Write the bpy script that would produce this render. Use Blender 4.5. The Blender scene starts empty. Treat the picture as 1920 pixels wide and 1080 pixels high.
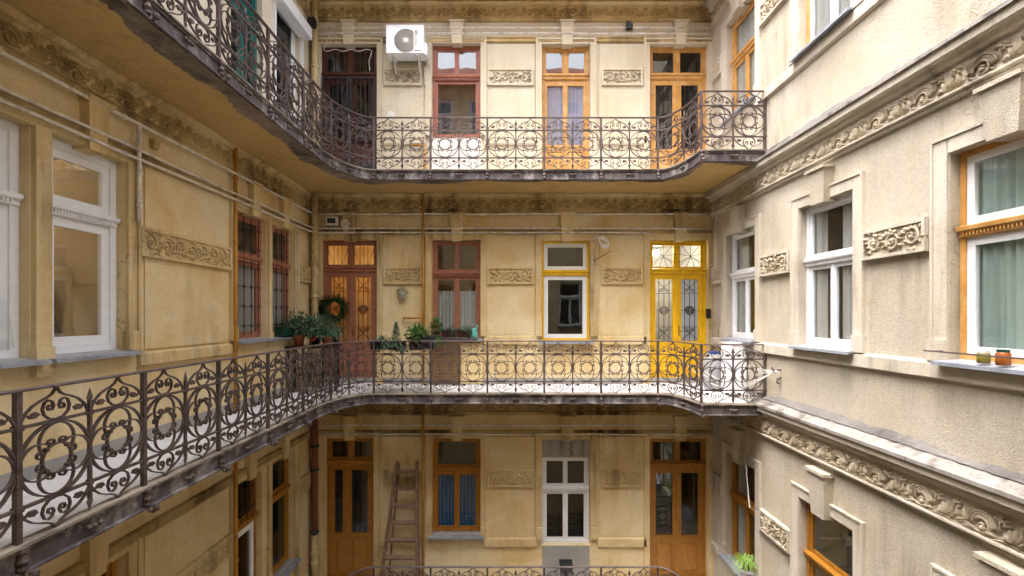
import bpy, bmesh, math, random
from mathutils import Vector, Matrix
R = math.radians
rnd = random.Random(7)
sc = bpy.context.scene
col = sc.collection

# ------------------------------------------------------------------ camera, sky, sun, exposure
FPX = 885.0            # focal length in photograph pixels (1920 wide)
VX, VY = 957.0, 592.0  # vanishing point of the side walls
D = 9.6                # back wall
XL, XR = -4.057, 4.10  # side walls
EYE = 1.39
K = FPX / D
cam_d = bpy.data.cameras.new('camera')
cam = bpy.data.objects.new('camera', cam_d); col.objects.link(cam)
cam.location = (0, 0, EYE); cam.rotation_euler = (R(90), 0, 0)
cam_d.sensor_width = 36; cam_d.lens = FPX / 1920 * 36
cam_d.shift_x = (960 - VX) / 1920; cam_d.shift_y = (VY - 540) / 1920
cam_d.clip_start = 0.02; cam_d.clip_end = 500
sc.camera = cam

SUN_EL, SUN_AZ = 70, -128      # azimuth measured from +y clockwise; light comes from the left behind the camera
w = bpy.data.worlds.new('World'); sc.world = w; w.use_nodes = True
nt = w.node_tree; bg = nt.nodes['Background']
sky = nt.nodes.new('ShaderNodeTexSky'); sky.sky_type = 'NISHITA'; sky.sun_disc = False
sky.sun_elevation = R(SUN_EL); sky.sun_rotation = R(SUN_AZ)
sky.dust_density = 6; sky.air_density = 1.0; sky.ozone_density = 1.0
hs = nt.nodes.new('ShaderNodeHueSaturation'); hs.inputs['Saturation'].default_value = 0.5
nt.links.new(sky.outputs[0], hs.inputs['Color']); nt.links.new(hs.outputs[0], bg.inputs['Color'])
bg.inputs['Strength'].default_value = 0.15
sl = bpy.data.lights.new('sun', 'SUN'); sl.energy = 0.52; sl.angle = R(120); sl.color = (1, .985, .96)
sun = bpy.data.objects.new('sun', sl); col.objects.link(sun)
a = R(SUN_AZ); e = R(SUN_EL)
sd = Vector((math.sin(a) * math.cos(e), math.cos(a) * math.cos(e), math.sin(e)))
sun.rotation_euler = sd.to_track_quat('Z', 'Y').to_euler(); sun.location = (0, 0, 20)
sc.view_settings.view_transform = 'Standard'; sc.view_settings.look = 'None'
sc.view_settings.gamma = 1; sc.view_settings.use_curve_mapping = False
sc.view_settings.exposure = 2.75
sc.cycles.max_bounces = 8; sc.cycles.diffuse_bounces = 3; sc.cycles.glossy_bounces = 3; sc.cycles.transparent_max_bounces = 8

# ------------------------------------------------------------------ materials
def srgb(r, g, b):
    f = lambda c: (c / 255 / 12.92) if c / 255 <= .04045 else ((c / 255 + .055) / 1.055) ** 2.4
    return (f(r), f(g), f(b), 1)
def new_mat(name):
    m = bpy.data.materials.new(name); m.use_nodes = True
    n = m.node_tree.nodes; n.clear()
    out = n.new('ShaderNodeOutputMaterial'); return m, m.node_tree, out
def noise(t, vec, scale, detail=4, rough=.55, dist=0):
    n = t.nodes.new('ShaderNodeTexNoise'); n.inputs['Scale'].default_value = scale
    n.inputs['Detail'].default_value = detail; n.inputs['Roughness'].default_value = rough
    n.inputs['Distortion'].default_value = dist
    if vec: t.links.new(vec, n.inputs['Vector'])
    return n.outputs['Fac']
def ramp(t, fac, p0, p1, c0=(0, 0, 0, 1), c1=(1, 1, 1, 1)):
    r = t.nodes.new('ShaderNodeValToRGB'); e = r.color_ramp.elements
    e[0].position = p0; e[1].position = p1; e[0].color = c0; e[1].color = c1
    t.links.new(fac, r.inputs['Fac']); return r.outputs['Color']
def mixc(t, fac, a, b, mode='MIX'):
    m = t.nodes.new('ShaderNodeMix'); m.data_type = 'RGBA'; m.blend_type = mode
    for s, v in ((m.inputs['Factor'], fac), (m.inputs['A'], a), (m.inputs['B'], b)):
        if hasattr(v, 'is_linked'): t.links.new(v, s)
        else: s.default_value = v
    return m.outputs['Result']
def math_(t, op, a, b):
    m = t.nodes.new('ShaderNodeMath'); m.operation = op
    for i, v in enumerate((a, b)):
        if hasattr(v, 'is_linked'): t.links.new(v, m.inputs[i])
        else: m.inputs[i].default_value = v
    return m.outputs[0]
def mapping(t, vec, s):
    m = t.nodes.new('ShaderNodeMapping'); m.inputs['Scale'].default_value = s
    t.links.new(vec, m.inputs['Vector']); return m.outputs[0]
def geo_pos(t): return t.nodes.new('ShaderNodeNewGeometry').outputs['Position']
def finish(t, out, colr, rough, bump_h=None, bump=.3, metal=0, dist=.01, spec=.5, trans=0):
    p = t.nodes.new('ShaderNodeBsdfPrincipled')
    for s, v in (('Base Color', colr), ('Roughness', rough)):
        if hasattr(v, 'is_linked'): t.links.new(v, p.inputs[s])
        else: p.inputs[s].default_value = v
    p.inputs['Metallic'].default_value = metal; p.inputs['Specular IOR Level'].default_value = spec
    if bump_h is not None:
        b = t.nodes.new('ShaderNodeBump'); b.inputs['Strength'].default_value = bump; b.inputs['Distance'].default_value = dist
        t.links.new(bump_h, b.inputs['Height']); t.links.new(b.outputs[0], p.inputs['Normal'])
    t.links.new(p.outputs[0], out.inputs['Surface']); return p
def plaster(name, c, stain, grime, cast=0.0, stain_amt=.6, grime_amt=.5, lo=.46, hi=.72):
    m, t, out = new_mat(name); P = geo_pos(t)
    big = noise(t, P, 1.1, 7, .62, .4)
    c1 = mixc(t, math_(t, 'MULTIPLY', ramp(t, big, .38, .68), stain_amt), c, stain)
    streak = noise(t, mapping(t, P, (4.5, 4.5, .5)), 1.0, 6, .65)
    blot = noise(t, P, .55, 5, .6)
    g = math_(t, 'MULTIPLY', math_(t, 'MULTIPLY', ramp(t, streak, lo, hi), ramp(t, blot, .4, .62)), grime_amt)
    c2 = mixc(t, g, c1, grime)
    fine = noise(t, P, 34, 5, .7)
    c3 = mixc(t, .5, c2, ramp(t, fine, .25, .75, (.72, .70, .68, 1), (1.12, 1.12, 1.12, 1)), 'MULTIPLY')
    speck = noise(t, P, 75, 2, .5)
    c4 = mixc(t, math_(t, 'MULTIPLY', ramp(t, speck, .60, .72), .18 + .35 * cast), c3, grime)
    # hairline cracks
    v = t.nodes.new('ShaderNodeTexVoronoi'); v.feature = 'DISTANCE_TO_EDGE'; v.inputs['Scale'].default_value = .75
    wob = t.nodes.new('ShaderNodeVectorMath'); wob.operation = 'ADD'
    nn = t.nodes.new('ShaderNodeTexNoise'); nn.inputs['Scale'].default_value = 3; nn.inputs['Detail'].default_value = 5
    t.links.new(P, nn.inputs['Vector']); t.links.new(P, wob.inputs[0]); t.links.new(nn.outputs['Color'], wob.inputs[1])
    t.links.new(wob.outputs[0], v.inputs['Vector'])
    crack = math_(t, 'MULTIPLY', ramp(t, v.outputs['Distance'], .003, .009, (1, 1, 1, 1), (0, 0, 0, 1)), ramp(t, blot, .53, .60))
    c5 = mixc(t, math_(t, 'MULTIPLY', crack, .45), c4, grime)
    h = math_(t, 'ADD', math_(t, 'MULTIPLY', noise(t, P, 55, 4, .7), .5 + cast), math_(t, 'MULTIPLY', noise(t, P, 7, 5, .6), .8))
    if cast: h = math_(t, 'ADD', h, math_(t, 'MULTIPLY', ramp(t, noise(t, P, 95, 2, .5), .45, .62), cast))
    finish(t, out, c5, .92, h, .45 + .35 * cast, dist=.012, spec=.2)
    return m
def paint(name, c, rough=.45, var=.25, wear=None, wear_amt=.0, bump=.08, scale=14, metal=0, spec=.4, stretch=(1, 1, 1)):
    m, t, out = new_mat(name); P = mapping(t, geo_pos(t), stretch)
    n1 = noise(t, P, scale, 5, .65)
    dark = tuple(x * (1 - var) for x in c[:3]) + (1,); lite = tuple(min(1, x * (1 + var * .6)) for x in c[:3]) + (1,)
    cc = ramp(t, n1, .3, .7, dark, lite)
    if wear: cc = mixc(t, math_(t, 'MULTIPLY', ramp(t, noise(t, P, scale * .7, 6, .7), .5, .62), wear_amt), cc, wear)
    finish(t, out, cc, rough, noise(t, P, scale * 5, 4, .6), bump, metal, .004, spec)
    return m
def glass(name, tint=(.95, .97, .97, 1), ior=1.75, rough=.015):
    m, t, out = new_mat(name)
    tr = t.nodes.new('ShaderNodeBsdfTransparent'); tr.inputs[0].default_value = tint
    gl = t.nodes.new('ShaderNodeBsdfGlossy'); gl.inputs['Roughness'].default_value = rough
    fr = t.nodes.new('ShaderNodeLayerWeight'); fr.inputs['Blend'].default_value = .5
    b = t.nodes.new('ShaderNodeBump'); b.inputs['Strength'].default_value = .05; b.inputs['Distance'].default_value = .02
    t.links.new(noise(t, geo_pos(t), 2.2, 2), b.inputs['Height'])
    t.links.new(b.outputs[0], gl.inputs['Normal']); t.links.new(b.outputs[0], fr.inputs['Normal'])
    mx = t.nodes.new('ShaderNodeMixShader')
    fac = math_(t, 'ADD', math_(t, 'MULTIPLY', math_(t, 'POWER', fr.outputs['Facing'], 5.0), .8), (ior - 1) * .11)
    t.links.new(fac, mx.inputs[0]); t.links.new(tr.outputs[0], mx.inputs[1]); t.links.new(gl.outputs[0], mx.inputs[2])
    t.links.new(mx.outputs[0], out.inputs['Surface']); return m
def cloth(name, c, trans=.35, var=.15):
    m, t, out = new_mat(name); P = mapping(t, geo_pos(t), (14, 14, .6))
    n1 = noise(t, P, 1, 4)
    cc = ramp(t, n1, .3, .7, tuple(x * (1 - var) for x in c[:3]) + (1,), c)
    d = t.nodes.new('ShaderNodeBsdfDiffuse'); l = t.nodes.new('ShaderNodeBsdfTranslucent')
    mx = t.nodes.new('ShaderNodeMixShader'); mx.inputs[0].default_value = trans
    t.links.new(cc, d.inputs[0]); t.links.new(cc, l.inputs[0])
    t.links.new(d.outputs[0], mx.inputs[1]); t.links.new(l.outputs[0], mx.inputs[2]); t.links.new(mx.outputs[0], out.inputs['Surface'])
    return m
def emit(name, c, s):
    m, t, out = new_mat(name); e = t.nodes.new('ShaderNodeEmission')
    e.inputs[0].default_value = c; e.inputs[1].default_value = s
    t.links.new(e.outputs[0], out.inputs['Surface']); return m
def leafm(name, c):
    m, t, out = new_mat(name); P = geo_pos(t)
    cc = ramp(t, noise(t, P, 28, 3), .3, .7, tuple(x * .5 for x in c[:3]) + (1,), tuple(min(1, x * 1.5) for x in c[:3]) + (1,))
    p = t.nodes.new('ShaderNodeBsdfPrincipled'); p.inputs['Roughness'].default_value = .5
    t.links.new(cc, p.inputs['Base Color'])
    l = t.nodes.new('ShaderNodeBsdfTranslucent'); t.links.new(cc, l.inputs[0])
    mx = t.nodes.new('ShaderNodeMixShader'); mx.inputs[0].default_value = .25
    t.links.new(p.outputs[0], mx.inputs[1]); t.links.new(l.outputs[0], mx.inputs[2]); t.links.new(mx.outputs[0], out.inputs['Surface'])
    return m

M = {}
M['ochre'] = plaster('ochre_plaster', srgb(226, 210, 172), srgb(210, 176, 112), srgb(122, 98, 66), 0, .85, .5, .46, .72)
M['ochre_trim'] = plaster('ochre_trim_plaster', srgb(220, 200, 156), srgb(202, 168, 106), srgb(86, 68, 48), 0, .75, .8, .44, .66)
M['cream'] = plaster('pale_cream_plaster', srgb(214, 205, 186), srgb(204, 186, 150), srgb(146, 128, 102), 0, .6, .4, .46, .72)  # paler plaster for the upper storey
M['beige'] = plaster('beige_roughcast', srgb(218, 209, 192), srgb(202, 187, 160), srgb(126, 114, 98), 1.0, .65, .6)
M['beige_trim'] = plaster('beige_trim_plaster', srgb(216, 208, 194), srgb(200, 187, 164), srgb(104, 94, 82), .45, .6, .6, .45, .68)
M['orn'] = plaster('sooty_shaded_ornament_plaster', srgb(204, 180, 130), srgb(168, 138, 90), srgb(66, 52, 36), 0, .85, .75, .38, .62)  # soot on the ornament, with the frieze's shadow put into the tone
M['orn_mid'] = plaster('worn_ornament_plaster', srgb(214, 192, 146), srgb(184, 154, 106), srgb(84, 68, 48), 0, .7, .6, .42, .66)
M['orn_beige'] = plaster('weathered_ornament_plaster', srgb(212, 199, 176), srgb(184, 166, 136), srgb(92, 80, 66), .2, .6, .8, .4, .66)
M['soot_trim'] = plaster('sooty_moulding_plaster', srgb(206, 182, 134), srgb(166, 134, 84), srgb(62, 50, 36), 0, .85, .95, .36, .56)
M['soffit'] = plaster('soffit_plaster', srgb(210, 180, 122), srgb(196, 162, 100), srgb(136, 110, 72), 0, .6, .4)
M['peeled'] = plaster('bare_concrete', srgb(172, 160, 146), srgb(120, 110, 100), srgb(52, 46, 44), .5, .8, .9, .3, .6)
M['fillet'] = plaster('grey_cement_fillet', srgb(140, 136, 134), srgb(110, 106, 106), srgb(64, 60, 60), .5, .8, .8, .35, .6)
M['grey_patch'] = plaster('grey_cement_patch', srgb(165, 162, 158), srgb(140, 136, 130), srgb(100, 96, 92), .1, .6, .4)
M['white_patch'] = plaster('white_lime_patch', srgb(236, 232, 224), srgb(222, 214, 200), srgb(170, 160, 145), 0, .5, .3)
M['floor'] = plaster('gallery_floor_screed', srgb(224, 224, 226), srgb(204, 202, 202), srgb(130, 126, 124), 0, .6, .6)
M['flash'] = paint('zinc_flashing', srgb(168, 162, 156), .5, .25, srgb(88, 82, 78), .8, .12, 5, .3)
M['iron'] = paint('brown_painted_iron', srgb(92, 78, 76), .55, .4, srgb(52, 40, 36), .7, .3, 11, .1)
M['girder'] = paint('grimy_girder', srgb(92, 84, 86), .75, .6, srgb(166, 160, 158), .7, .6, 6, .1, stretch=(1, 1, .6))
M['white'] = paint('white_window_paint', srgb(232, 234, 238), .35, .06)
M['brown'] = paint('brown_window_paint', srgb(166, 110, 86), .5, .25, srgb(138, 88, 68), .5)
M['redbrown'] = paint('red_brown_paint', srgb(158, 96, 76), .45, .2, srgb(126, 72, 56), .5)
M['dkbrown'] = paint('dark_brown_paint', srgb(82, 44, 34), .45, .25)
M['yellow'] = paint('bright_yellow_paint', srgb(238, 188, 22), .42, .15, srgb(212, 162, 34), .5, .1, 7)
M['amber'] = paint('amber_paint', srgb(196, 144, 76), .5, .25, srgb(214, 176, 120), .5, .12, 6)
M['ochrep'] = paint('ochre_door_paint', srgb(166, 112, 36), .45, .3, srgb(134, 86, 28), .4)
M['teal'] = paint('teal_door_paint', srgb(0, 96, 92), .4, .2)
M['iron_dk'] = paint('black_iron', srgb(52, 46, 50), .5, .3)
M['dkgrey'] = paint('dark_grey_plastic', srgb(52, 54, 60), .5, .15)
M['pvcgrey'] = paint('grey_conduit', srgb(224, 218, 208), .5, .2, srgb(120, 110, 98), .5, .1, 9)
M['gas'] = paint('yellow_gas_pipe', srgb(188, 134, 48), .45, .2, srgb(140, 90, 40), .6)
M['drain'] = paint('cream_drain_pipe', srgb(206, 184, 138), .5, .15, srgb(140, 112, 76), .5)
M['rustpipe'] = paint('red_brown_pipe', srgb(128, 70, 48), .5, .25)
M['sill'] = paint('grey_sill_sheet', srgb(150, 156, 168), .45, .2, srgb(110, 112, 120), .5, .1, 8, .2)
M['handle'] = paint('brass', srgb(170, 130, 70), .35, .2, metal=.8)
M['glass'] = glass('window_glass')
M['glass_dk'] = glass('dark_window_glass', (.55, .6, .62, 1), 1.9)
M['frost'] = cloth('frosted_glass', srgb(215, 222, 232), .5, .1)
M['amberglass'] = cloth('amber_glass', srgb(236, 202, 136), .6, .2)
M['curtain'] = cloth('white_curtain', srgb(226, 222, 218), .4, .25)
M['lace'] = cloth('bluish_lace_curtain', srgb(196, 190, 214), .35, .2)
M['greencurtain'] = cloth('green_curtain', srgb(216, 234, 226), .5, .3)
M['bluecurtain'] = cloth('blue_curtain', srgb(44, 124, 186), .35, .4)
M['beigecurtain'] = cloth('beige_curtain', srgb(186, 150, 104), .4, .3)
M['room'] = paint('room_wall', srgb(140, 130, 120), .9, .15, scale=2)
M['room_warm'] = paint('warm_room_wall', srgb(206, 168, 110), .9, .1, scale=2)
M['room_white'] = paint('white_room_wall', srgb(220, 218, 214), .9, .05, scale=2)
M['room_beige'] = paint('beige_room_wall', srgb(196, 176, 146), .9, .1, scale=2)
M['lamp_warm'] = emit('warm_bulb', (1, .84, .56, 1), 12)
M['lamp_white'] = emit('white_bulb', (1, .92, .78, 1), 22)
M['terra'] = paint('terracotta', srgb(176, 98, 66), .8, .2)
M['blackpot'] = paint('black_plastic', srgb(34, 36, 40), .45, .2)
M['brownpot'] = paint('dark_brown_plastic', srgb(58, 40, 34), .5, .2)
M['greenpot'] = paint('dark_green_plastic', srgb(26, 68, 50), .45, .2)
M['whitepot'] = paint('white_glazed', srgb(214, 214, 210), .3, .1)
M['grey_plastic'] = paint('grey_plastic', srgb(150, 150, 152), .5, .15)
M['tealp'] = paint('turquoise_plastic', srgb(110, 196, 190), .4, .15)
M['lilac'] = paint('lilac_wrap', srgb(190, 176, 204), .5, .2)
M['soil'] = paint('soil', srgb(50, 38, 28), .95, .3, scale=60)
M['leaf'] = leafm('leaf_green', srgb(72, 118, 52))
M['leaf_grey'] = leafm('leaf_blue_green', srgb(84, 118, 96))
M['leaf_dark'] = leafm('leaf_dark_green', srgb(36, 70, 34))
M['leaf_lite'] = leafm('leaf_light_green', srgb(140, 176, 80))
M['straw'] = leafm('dry_stem', srgb(150, 124, 92))
M['red'] = paint('red_flower', srgb(206, 40, 30), .6, .2)
M['orange'] = paint('orange_ribbon', srgb(220, 110, 50), .6, .2)
M['wood'] = paint('weathered_wood', srgb(116, 86, 66), .75, .4, srgb(176, 164, 152), .35, .3, 10, stretch=(6, 6, 1))
M['wicker'] = paint('brown_lattice_wood', srgb(140, 104, 66), .8, .3)
M['board'] = paint('pale_yellow_board', srgb(226, 202, 150), .7, .1)
M['rope'] = paint('white_rope', srgb(226, 224, 220), .8, .1)
M['blue'] = paint('blue_plastic', srgb(40, 90, 170), .4, .1)
M['honey'] = paint('honey_preserve', srgb(150, 84, 38), .25, .2)
M['pickle'] = paint('olive_preserve', srgb(120, 112, 50), .25, .2)
M['tile'] = paint('red_roof_tiles', srgb(158, 84, 62), .85, .35, srgb(110, 66, 54), .6, .4, 12)
M['ground'] = plaster('courtyard_paving', srgb(120, 114, 108), srgb(96, 92, 88), srgb(60, 56, 54), 0, .6, .6)

# ------------------------------------------------------------------ mesh helpers
class MB:
    def __init__(s): s.v = []; s.f = []
    def quad(s, *p):
        i = len(s.v); s.v += [tuple(q) for q in p]; s.f.append(tuple(range(i, i + len(p)))); return s
    def box(s, x0, x1, y0, y1, z0, z1):
        i = len(s.v)
        s.v += [(x0, y0, z0), (x1, y0, z0), (x1, y1, z0), (x0, y1, z0), (x0, y0, z1), (x1, y0, z1), (x1, y1, z1), (x0, y1, z1)]
        s.f += [tuple(i + k for k in q) for q in ((0, 3, 2, 1), (4, 5, 6, 7), (0, 1, 5, 4), (1, 2, 6, 5), (2, 3, 7, 6), (3, 0, 4, 7))]
        return s
    def hexa(s, p):     # eight corners, bottom ring then top ring
        i = len(s.v); s.v += [tuple(q) for q in p]
        s.f += [tuple(i + k for k in q) for q in ((0, 3, 2, 1), (4, 5, 6, 7), (0, 1, 5, 4), (1, 2, 6, 5), (2, 3, 7, 6), (3, 0, 4, 7))]
        return s
    def ring_frame(s, x0, x1, y0, y1, z0, z1, w, wb=None, wt=None):
        wb = w if wb is None else wb; wt = w if wt is None else wt
        s.box(x0, x0 + w, y0, y1, z0, z1); s.box(x1 - w, x1, y0, y1, z0, z1)
        s.box(x0 + w, x1 - w, y0 + .001, y1, z0, z0 + wb); s.box(x0 + w, x1 - w, y0 + .001, y1, z1 - wt, z1); return s
    def extrude(s, prof, u0, u1, axis='x'):   # prof: (y, z) points, closed
        i = len(s.v); n = len(prof)
        for u in (u0, u1): s.v += [(u, y, z) for y, z in prof]
        for k in range(n): s.f.append((i + k, i + (k + 1) % n, i + n + (k + 1) % n, i + n + k))
        s.f.append(tuple(range(i, i + n))[::-1]); s.f.append(tuple(range(i + n, i + 2 * n))); return s
    def tube(s, pts, r, n=6, closed=False, cap=True):
        pts = [Vector(p) for p in pts]; m = len(pts); i0 = len(s.v)
        rr = r if isinstance(r, (list, tuple)) else [r] * m
        up = None
        for k, p in enumerate(pts):
            if closed: t = pts[(k + 1) % m] - pts[k - 1]
            else: t = pts[min(k + 1, m - 1)] - pts[max(k - 1, 0)]
            t = t.normalized() if t.length > 1e-9 else Vector((0, 0, 1))
            if up is None: up = Vector((0, 0, 1)) if abs(t.z) < .9 else Vector((0, 1, 0))
            a = up - t * up.dot(t)
            a = a.normalized() if a.length > 1e-6 else t.orthogonal().normalized()
            up = a; b = t.cross(a)
            for j in range(n):
                q = 2 * math.pi * j / n + math.pi / n
                s.v.append(tuple(p + (a * math.cos(q) + b * math.sin(q)) * rr[k]))
        for k in range(m if closed else m - 1):
            k2 = (k + 1) % m
            for j in range(n): s.f.append((i0 + k * n + j, i0 + k * n + (j + 1) % n, i0 + k2 * n + (j + 1) % n, i0 + k2 * n + j))
        if cap and not closed:
            s.f.append(tuple(i0 + j for j in range(n))[::-1]); s.f.append(tuple(i0 + (m - 1) * n + j for j in range(n)))
        return s
    def bar(s, pts, t, d, y=0, closed=False):   # flat bar bent in the xz plane: t thick in the plane, d deep
        m = len(pts); i0 = len(s.v)
        for k in range(m):
            if closed: a, b = pts[k - 1], pts[(k + 1) % m]
            else: a, b = pts[max(k - 1, 0)], pts[min(k + 1, m - 1)]
            tx, tz = b[0] - a[0], b[1] - a[1]; L = math.hypot(tx, tz) or 1; nx, nz = -tz / L * t / 2, tx / L * t / 2
            x, z = pts[k]
            s.v += [(x + nx, y - d / 2, z + nz), (x + nx, y + d / 2, z + nz), (x - nx, y + d / 2, z - nz), (x - nx, y - d / 2, z - nz)]
        for k in range(m if closed else m - 1):
            k2 = (k + 1) % m
            for j in range(4): s.f.append((i0 + 4 * k + j, i0 + 4 * k + (j + 1) % 4, i0 + 4 * k2 + (j + 1) % 4, i0 + 4 * k2 + j))
        if not closed: s.f.append((i0, i0 + 1, i0 + 2, i0 + 3)); e = i0 + 4 * (m - 1); s.f.append((e + 3, e + 2, e + 1, e))
        return s
    def lathe(s, prof, c=(0, 0, 0), n=14, axis='z'):   # prof: (r, h)
        i0 = len(s.v)
        for r, h in prof:
            for j in range(n):
                q = 2 * math.pi * j / n; x, y = r * math.cos(q), r * math.sin(q)
                p = {'z': (x, y, h), 'y': (x, h, y), 'x': (h, x, y)}[axis]
                s.v.append((c[0] + p[0], c[1] + p[1], c[2] + p[2]))
        for k in range(len(prof) - 1):
            for j in range(n): s.f.append((i0 + k * n + j, i0 + k * n + (j + 1) % n, i0 + (k + 1) * n + (j + 1) % n, i0 + (k + 1) * n + j))
        s.f.append(tuple(i0 + j for j in range(n))[::-1]); s.f.append(tuple(i0 + (len(prof) - 1) * n + j for j in range(n))); return s
    def rleaf(s, x, z, ang, L, W, h, y=0):   # relief leaf on a wall: outline with raised midrib
        c, q = math.cos(ang), math.sin(ang); i = len(s.v)
        def P(a, b, o): s.v.append((x + a * c - b * q, y - o, z + a * q + b * c))
        P(0, 0, -.002); P(.3 * L, W, -.002); P(.7 * L, W * .8, -.002); P(L, 0, -.002); P(.7 * L, -W * .8, -.002); P(.3 * L, -W, -.002); P(.35 * L, 0, h); P(.75 * L, 0, h * .8)
        s.f += [(i, i + 1, i + 6), (i + 1, i + 2, i + 7, i + 6), (i + 2, i + 3, i + 7), (i + 3, i + 4, i + 7), (i + 4, i + 5, i + 6, i + 7), (i + 5, i, i + 6)]
    def dome(s, x, z, r, h, y=0, n=7):
        i = len(s.v)
        for rr, o in ((r, -.003), (r * .7, h * .75)):
            for j in range(n):
                q = 2 * math.pi * j / n; s.v.append((x + rr * math.cos(q), y - o, z + rr * math.sin(q)))
        s.v.append((x, y - h, z))
        for j in range(n):
            s.f.append((i + j, i + (j + 1) % n, i + n + (j + 1) % n, i + n + j)); s.f.append((i + n + j, i + n + (j + 1) % n, i + 2 * n))
    def leaf(s, p, d, L, W, droop=.2):   # free leaf
        p = Vector(p); d = Vector(d).normalized(); sd_ = d.cross(Vector((0, 0, 1)))
        sd_ = sd_.normalized() if sd_.length > 1e-4 else Vector((1, 0, 0))
        up = sd_.cross(d); i = len(s.v)
        q = [p, p + d * L * .45 + sd_ * W + up * W * .3, p + d * L - Vector((0, 0, droop * L)), p + d * L * .45 - sd_ * W + up * W * .3, p + d * L * .5 - Vector((0, 0, droop * L * .25))]
        s.v += [tuple(x) for x in q]; s.f += [(i, i + 1, i + 4), (i + 1, i + 2, i + 4), (i + 2, i + 3, i + 4), (i + 3, i, i + 4)]
    def mesh(s, name, mat, smooth=False):
        me = bpy.data.meshes.new(name); me.from_pydata(s.v, [], s.f); me.materials.append(M[mat] if isinstance(mat, str) else mat)
        bm = bmesh.new(); bm.from_mesh(me); bmesh.ops.recalc_face_normals(bm, faces=bm.faces); bm.to_mesh(me); bm.free()
        if smooth: me.polygons.foreach_set('use_smooth', [True] * len(me.polygons))
        me.update(); return me
    def build(s, name, mat, parent=None, smooth=False): return link(name, s.mesh(name, mat, smooth), parent)
def link(name, me, parent=None, loc=None, rz=0, scale=None):
    o = bpy.data.objects.new(name, me); col.objects.link(o); o.parent = parent
    if loc: o.location = loc
    if rz: o.rotation_euler = (0, 0, rz)
    if scale: o.scale = scale
    return o
def tag(o, label, cat, group=None, kind=None):
    if label: o['label'] = label
    if cat: o['category'] = cat
    if group: o['group'] = group
    if kind: o['kind'] = kind
    return o
def thing(name, label, cat, loc=(0, 0, 0), rz=0, group=None):
    return tag(link(name, None, None, loc, rz), label, cat, group)
def arc(cx, cz, r, a0, a1, n=16, rz=None): return [(cx + r * math.cos(R(a0 + (a1 - a0) * k / n)), cz + (rz or r) * math.sin(R(a0 + (a1 - a0) * k / n))) for k in range(n + 1)]
def spiral(cx, cz, r0, r1, a0, a1, n=18): return [(cx + (r0 + (r1 - r0) * k / n) * math.cos(R(a0 + (a1 - a0) * k / n)), cz + (r0 + (r1 - r0) * k / n) * math.sin(R(a0 + (a1 - a0) * k / n))) for k in range(n + 1)]

# pixel -> wall coordinates (directions only; the wall gives the distance)
BX = lambda px: (px - VX) / K
BZ = lambda py: EYE + (VY - py) / K
LY = lambda px, x=-XL: FPX * x / (VX - px)
RY = lambda px, x=XR: FPX * x / (px - VX)

FL = (-4.10, 0.0, 4.06)         # the three floor levels
LEVEL = ('lower', 'middle', 'upper')
YR = -1.7                        # wall behind the camera
GROUND_Z = -8.3
TOP = 7.75

# ------------------------------------------------------------------ ground
tag(MB().quad((-60, -60, GROUND_Z), (60, -60, GROUND_Z), (60, 60, GROUND_Z), (-60, 60, GROUND_Z)).build('ground', 'ground'), None, None, None, 'structure')

# ------------------------------------------------------------------ facades (local x along the wall, y into the wall, z up)
back = thing('courtyard_facade', 'yellow ochre plaster facade of the courtyard with twelve doors and windows behind the galleries', 'facade', (0, D, 0))
left = thing('courtyard_facade', 'deep yellow plaster side facade with twin windows running behind the long straight gallery', 'facade', (XL, 0, 0), R(90))
right = thing('courtyard_facade', 'pale beige roughcast facade without gallery, with leafy cornices and single windows', 'facade', (XR, 0, 0), R(-90))
rear = thing('courtyard_facade', 'plain plaster facade closing the courtyard opposite the galleries', 'facade', (0, YR, 0), R(180))

def wall_sheet(fac, u0, u1, z0, z1, ops, mat, rd=.17):
    us = sorted({u0, u1, *[o[0] for o in ops], *[o[1] for o in ops]}); zs = sorted({z0, z1, *[o[2] for o in ops], *[o[3] for o in ops]})
    mb = MB()
    for a_, b_ in zip(us, us[1:]):
        for c_, d_ in zip(zs, zs[1:]):
            um, zm = (a_ + b_) / 2, (c_ + d_) / 2
            if any(o[0] < um < o[1] and o[2] < zm < o[3] for o in ops): continue
            mb.quad((a_, 0, c_), (b_, 0, c_), (b_, 0, d_), (a_, 0, d_))
    for a_, b_, c_, d_ in [o[:4] for o in ops]:
        mb.quad((a_, 0, c_), (a_, 0, d_), (a_, rd, d_), (a_, rd, c_)); mb.quad((b_, 0, c_), (b_, rd, c_), (b_, rd, d_), (b_, 0, d_))
        mb.quad((a_, 0, d_), (b_, 0, d_), (b_, rd, d_), (a_, rd, d_)); mb.quad((a_, 0, c_), (a_, rd, c_), (b_, rd, c_), (b_, 0, c_))
    me = bpy.data.meshes.new('wall'); me.from_pydata(mb.v, [], mb.f); me.materials.append(M[mat])
    return link('wall', me, fac)

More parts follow.
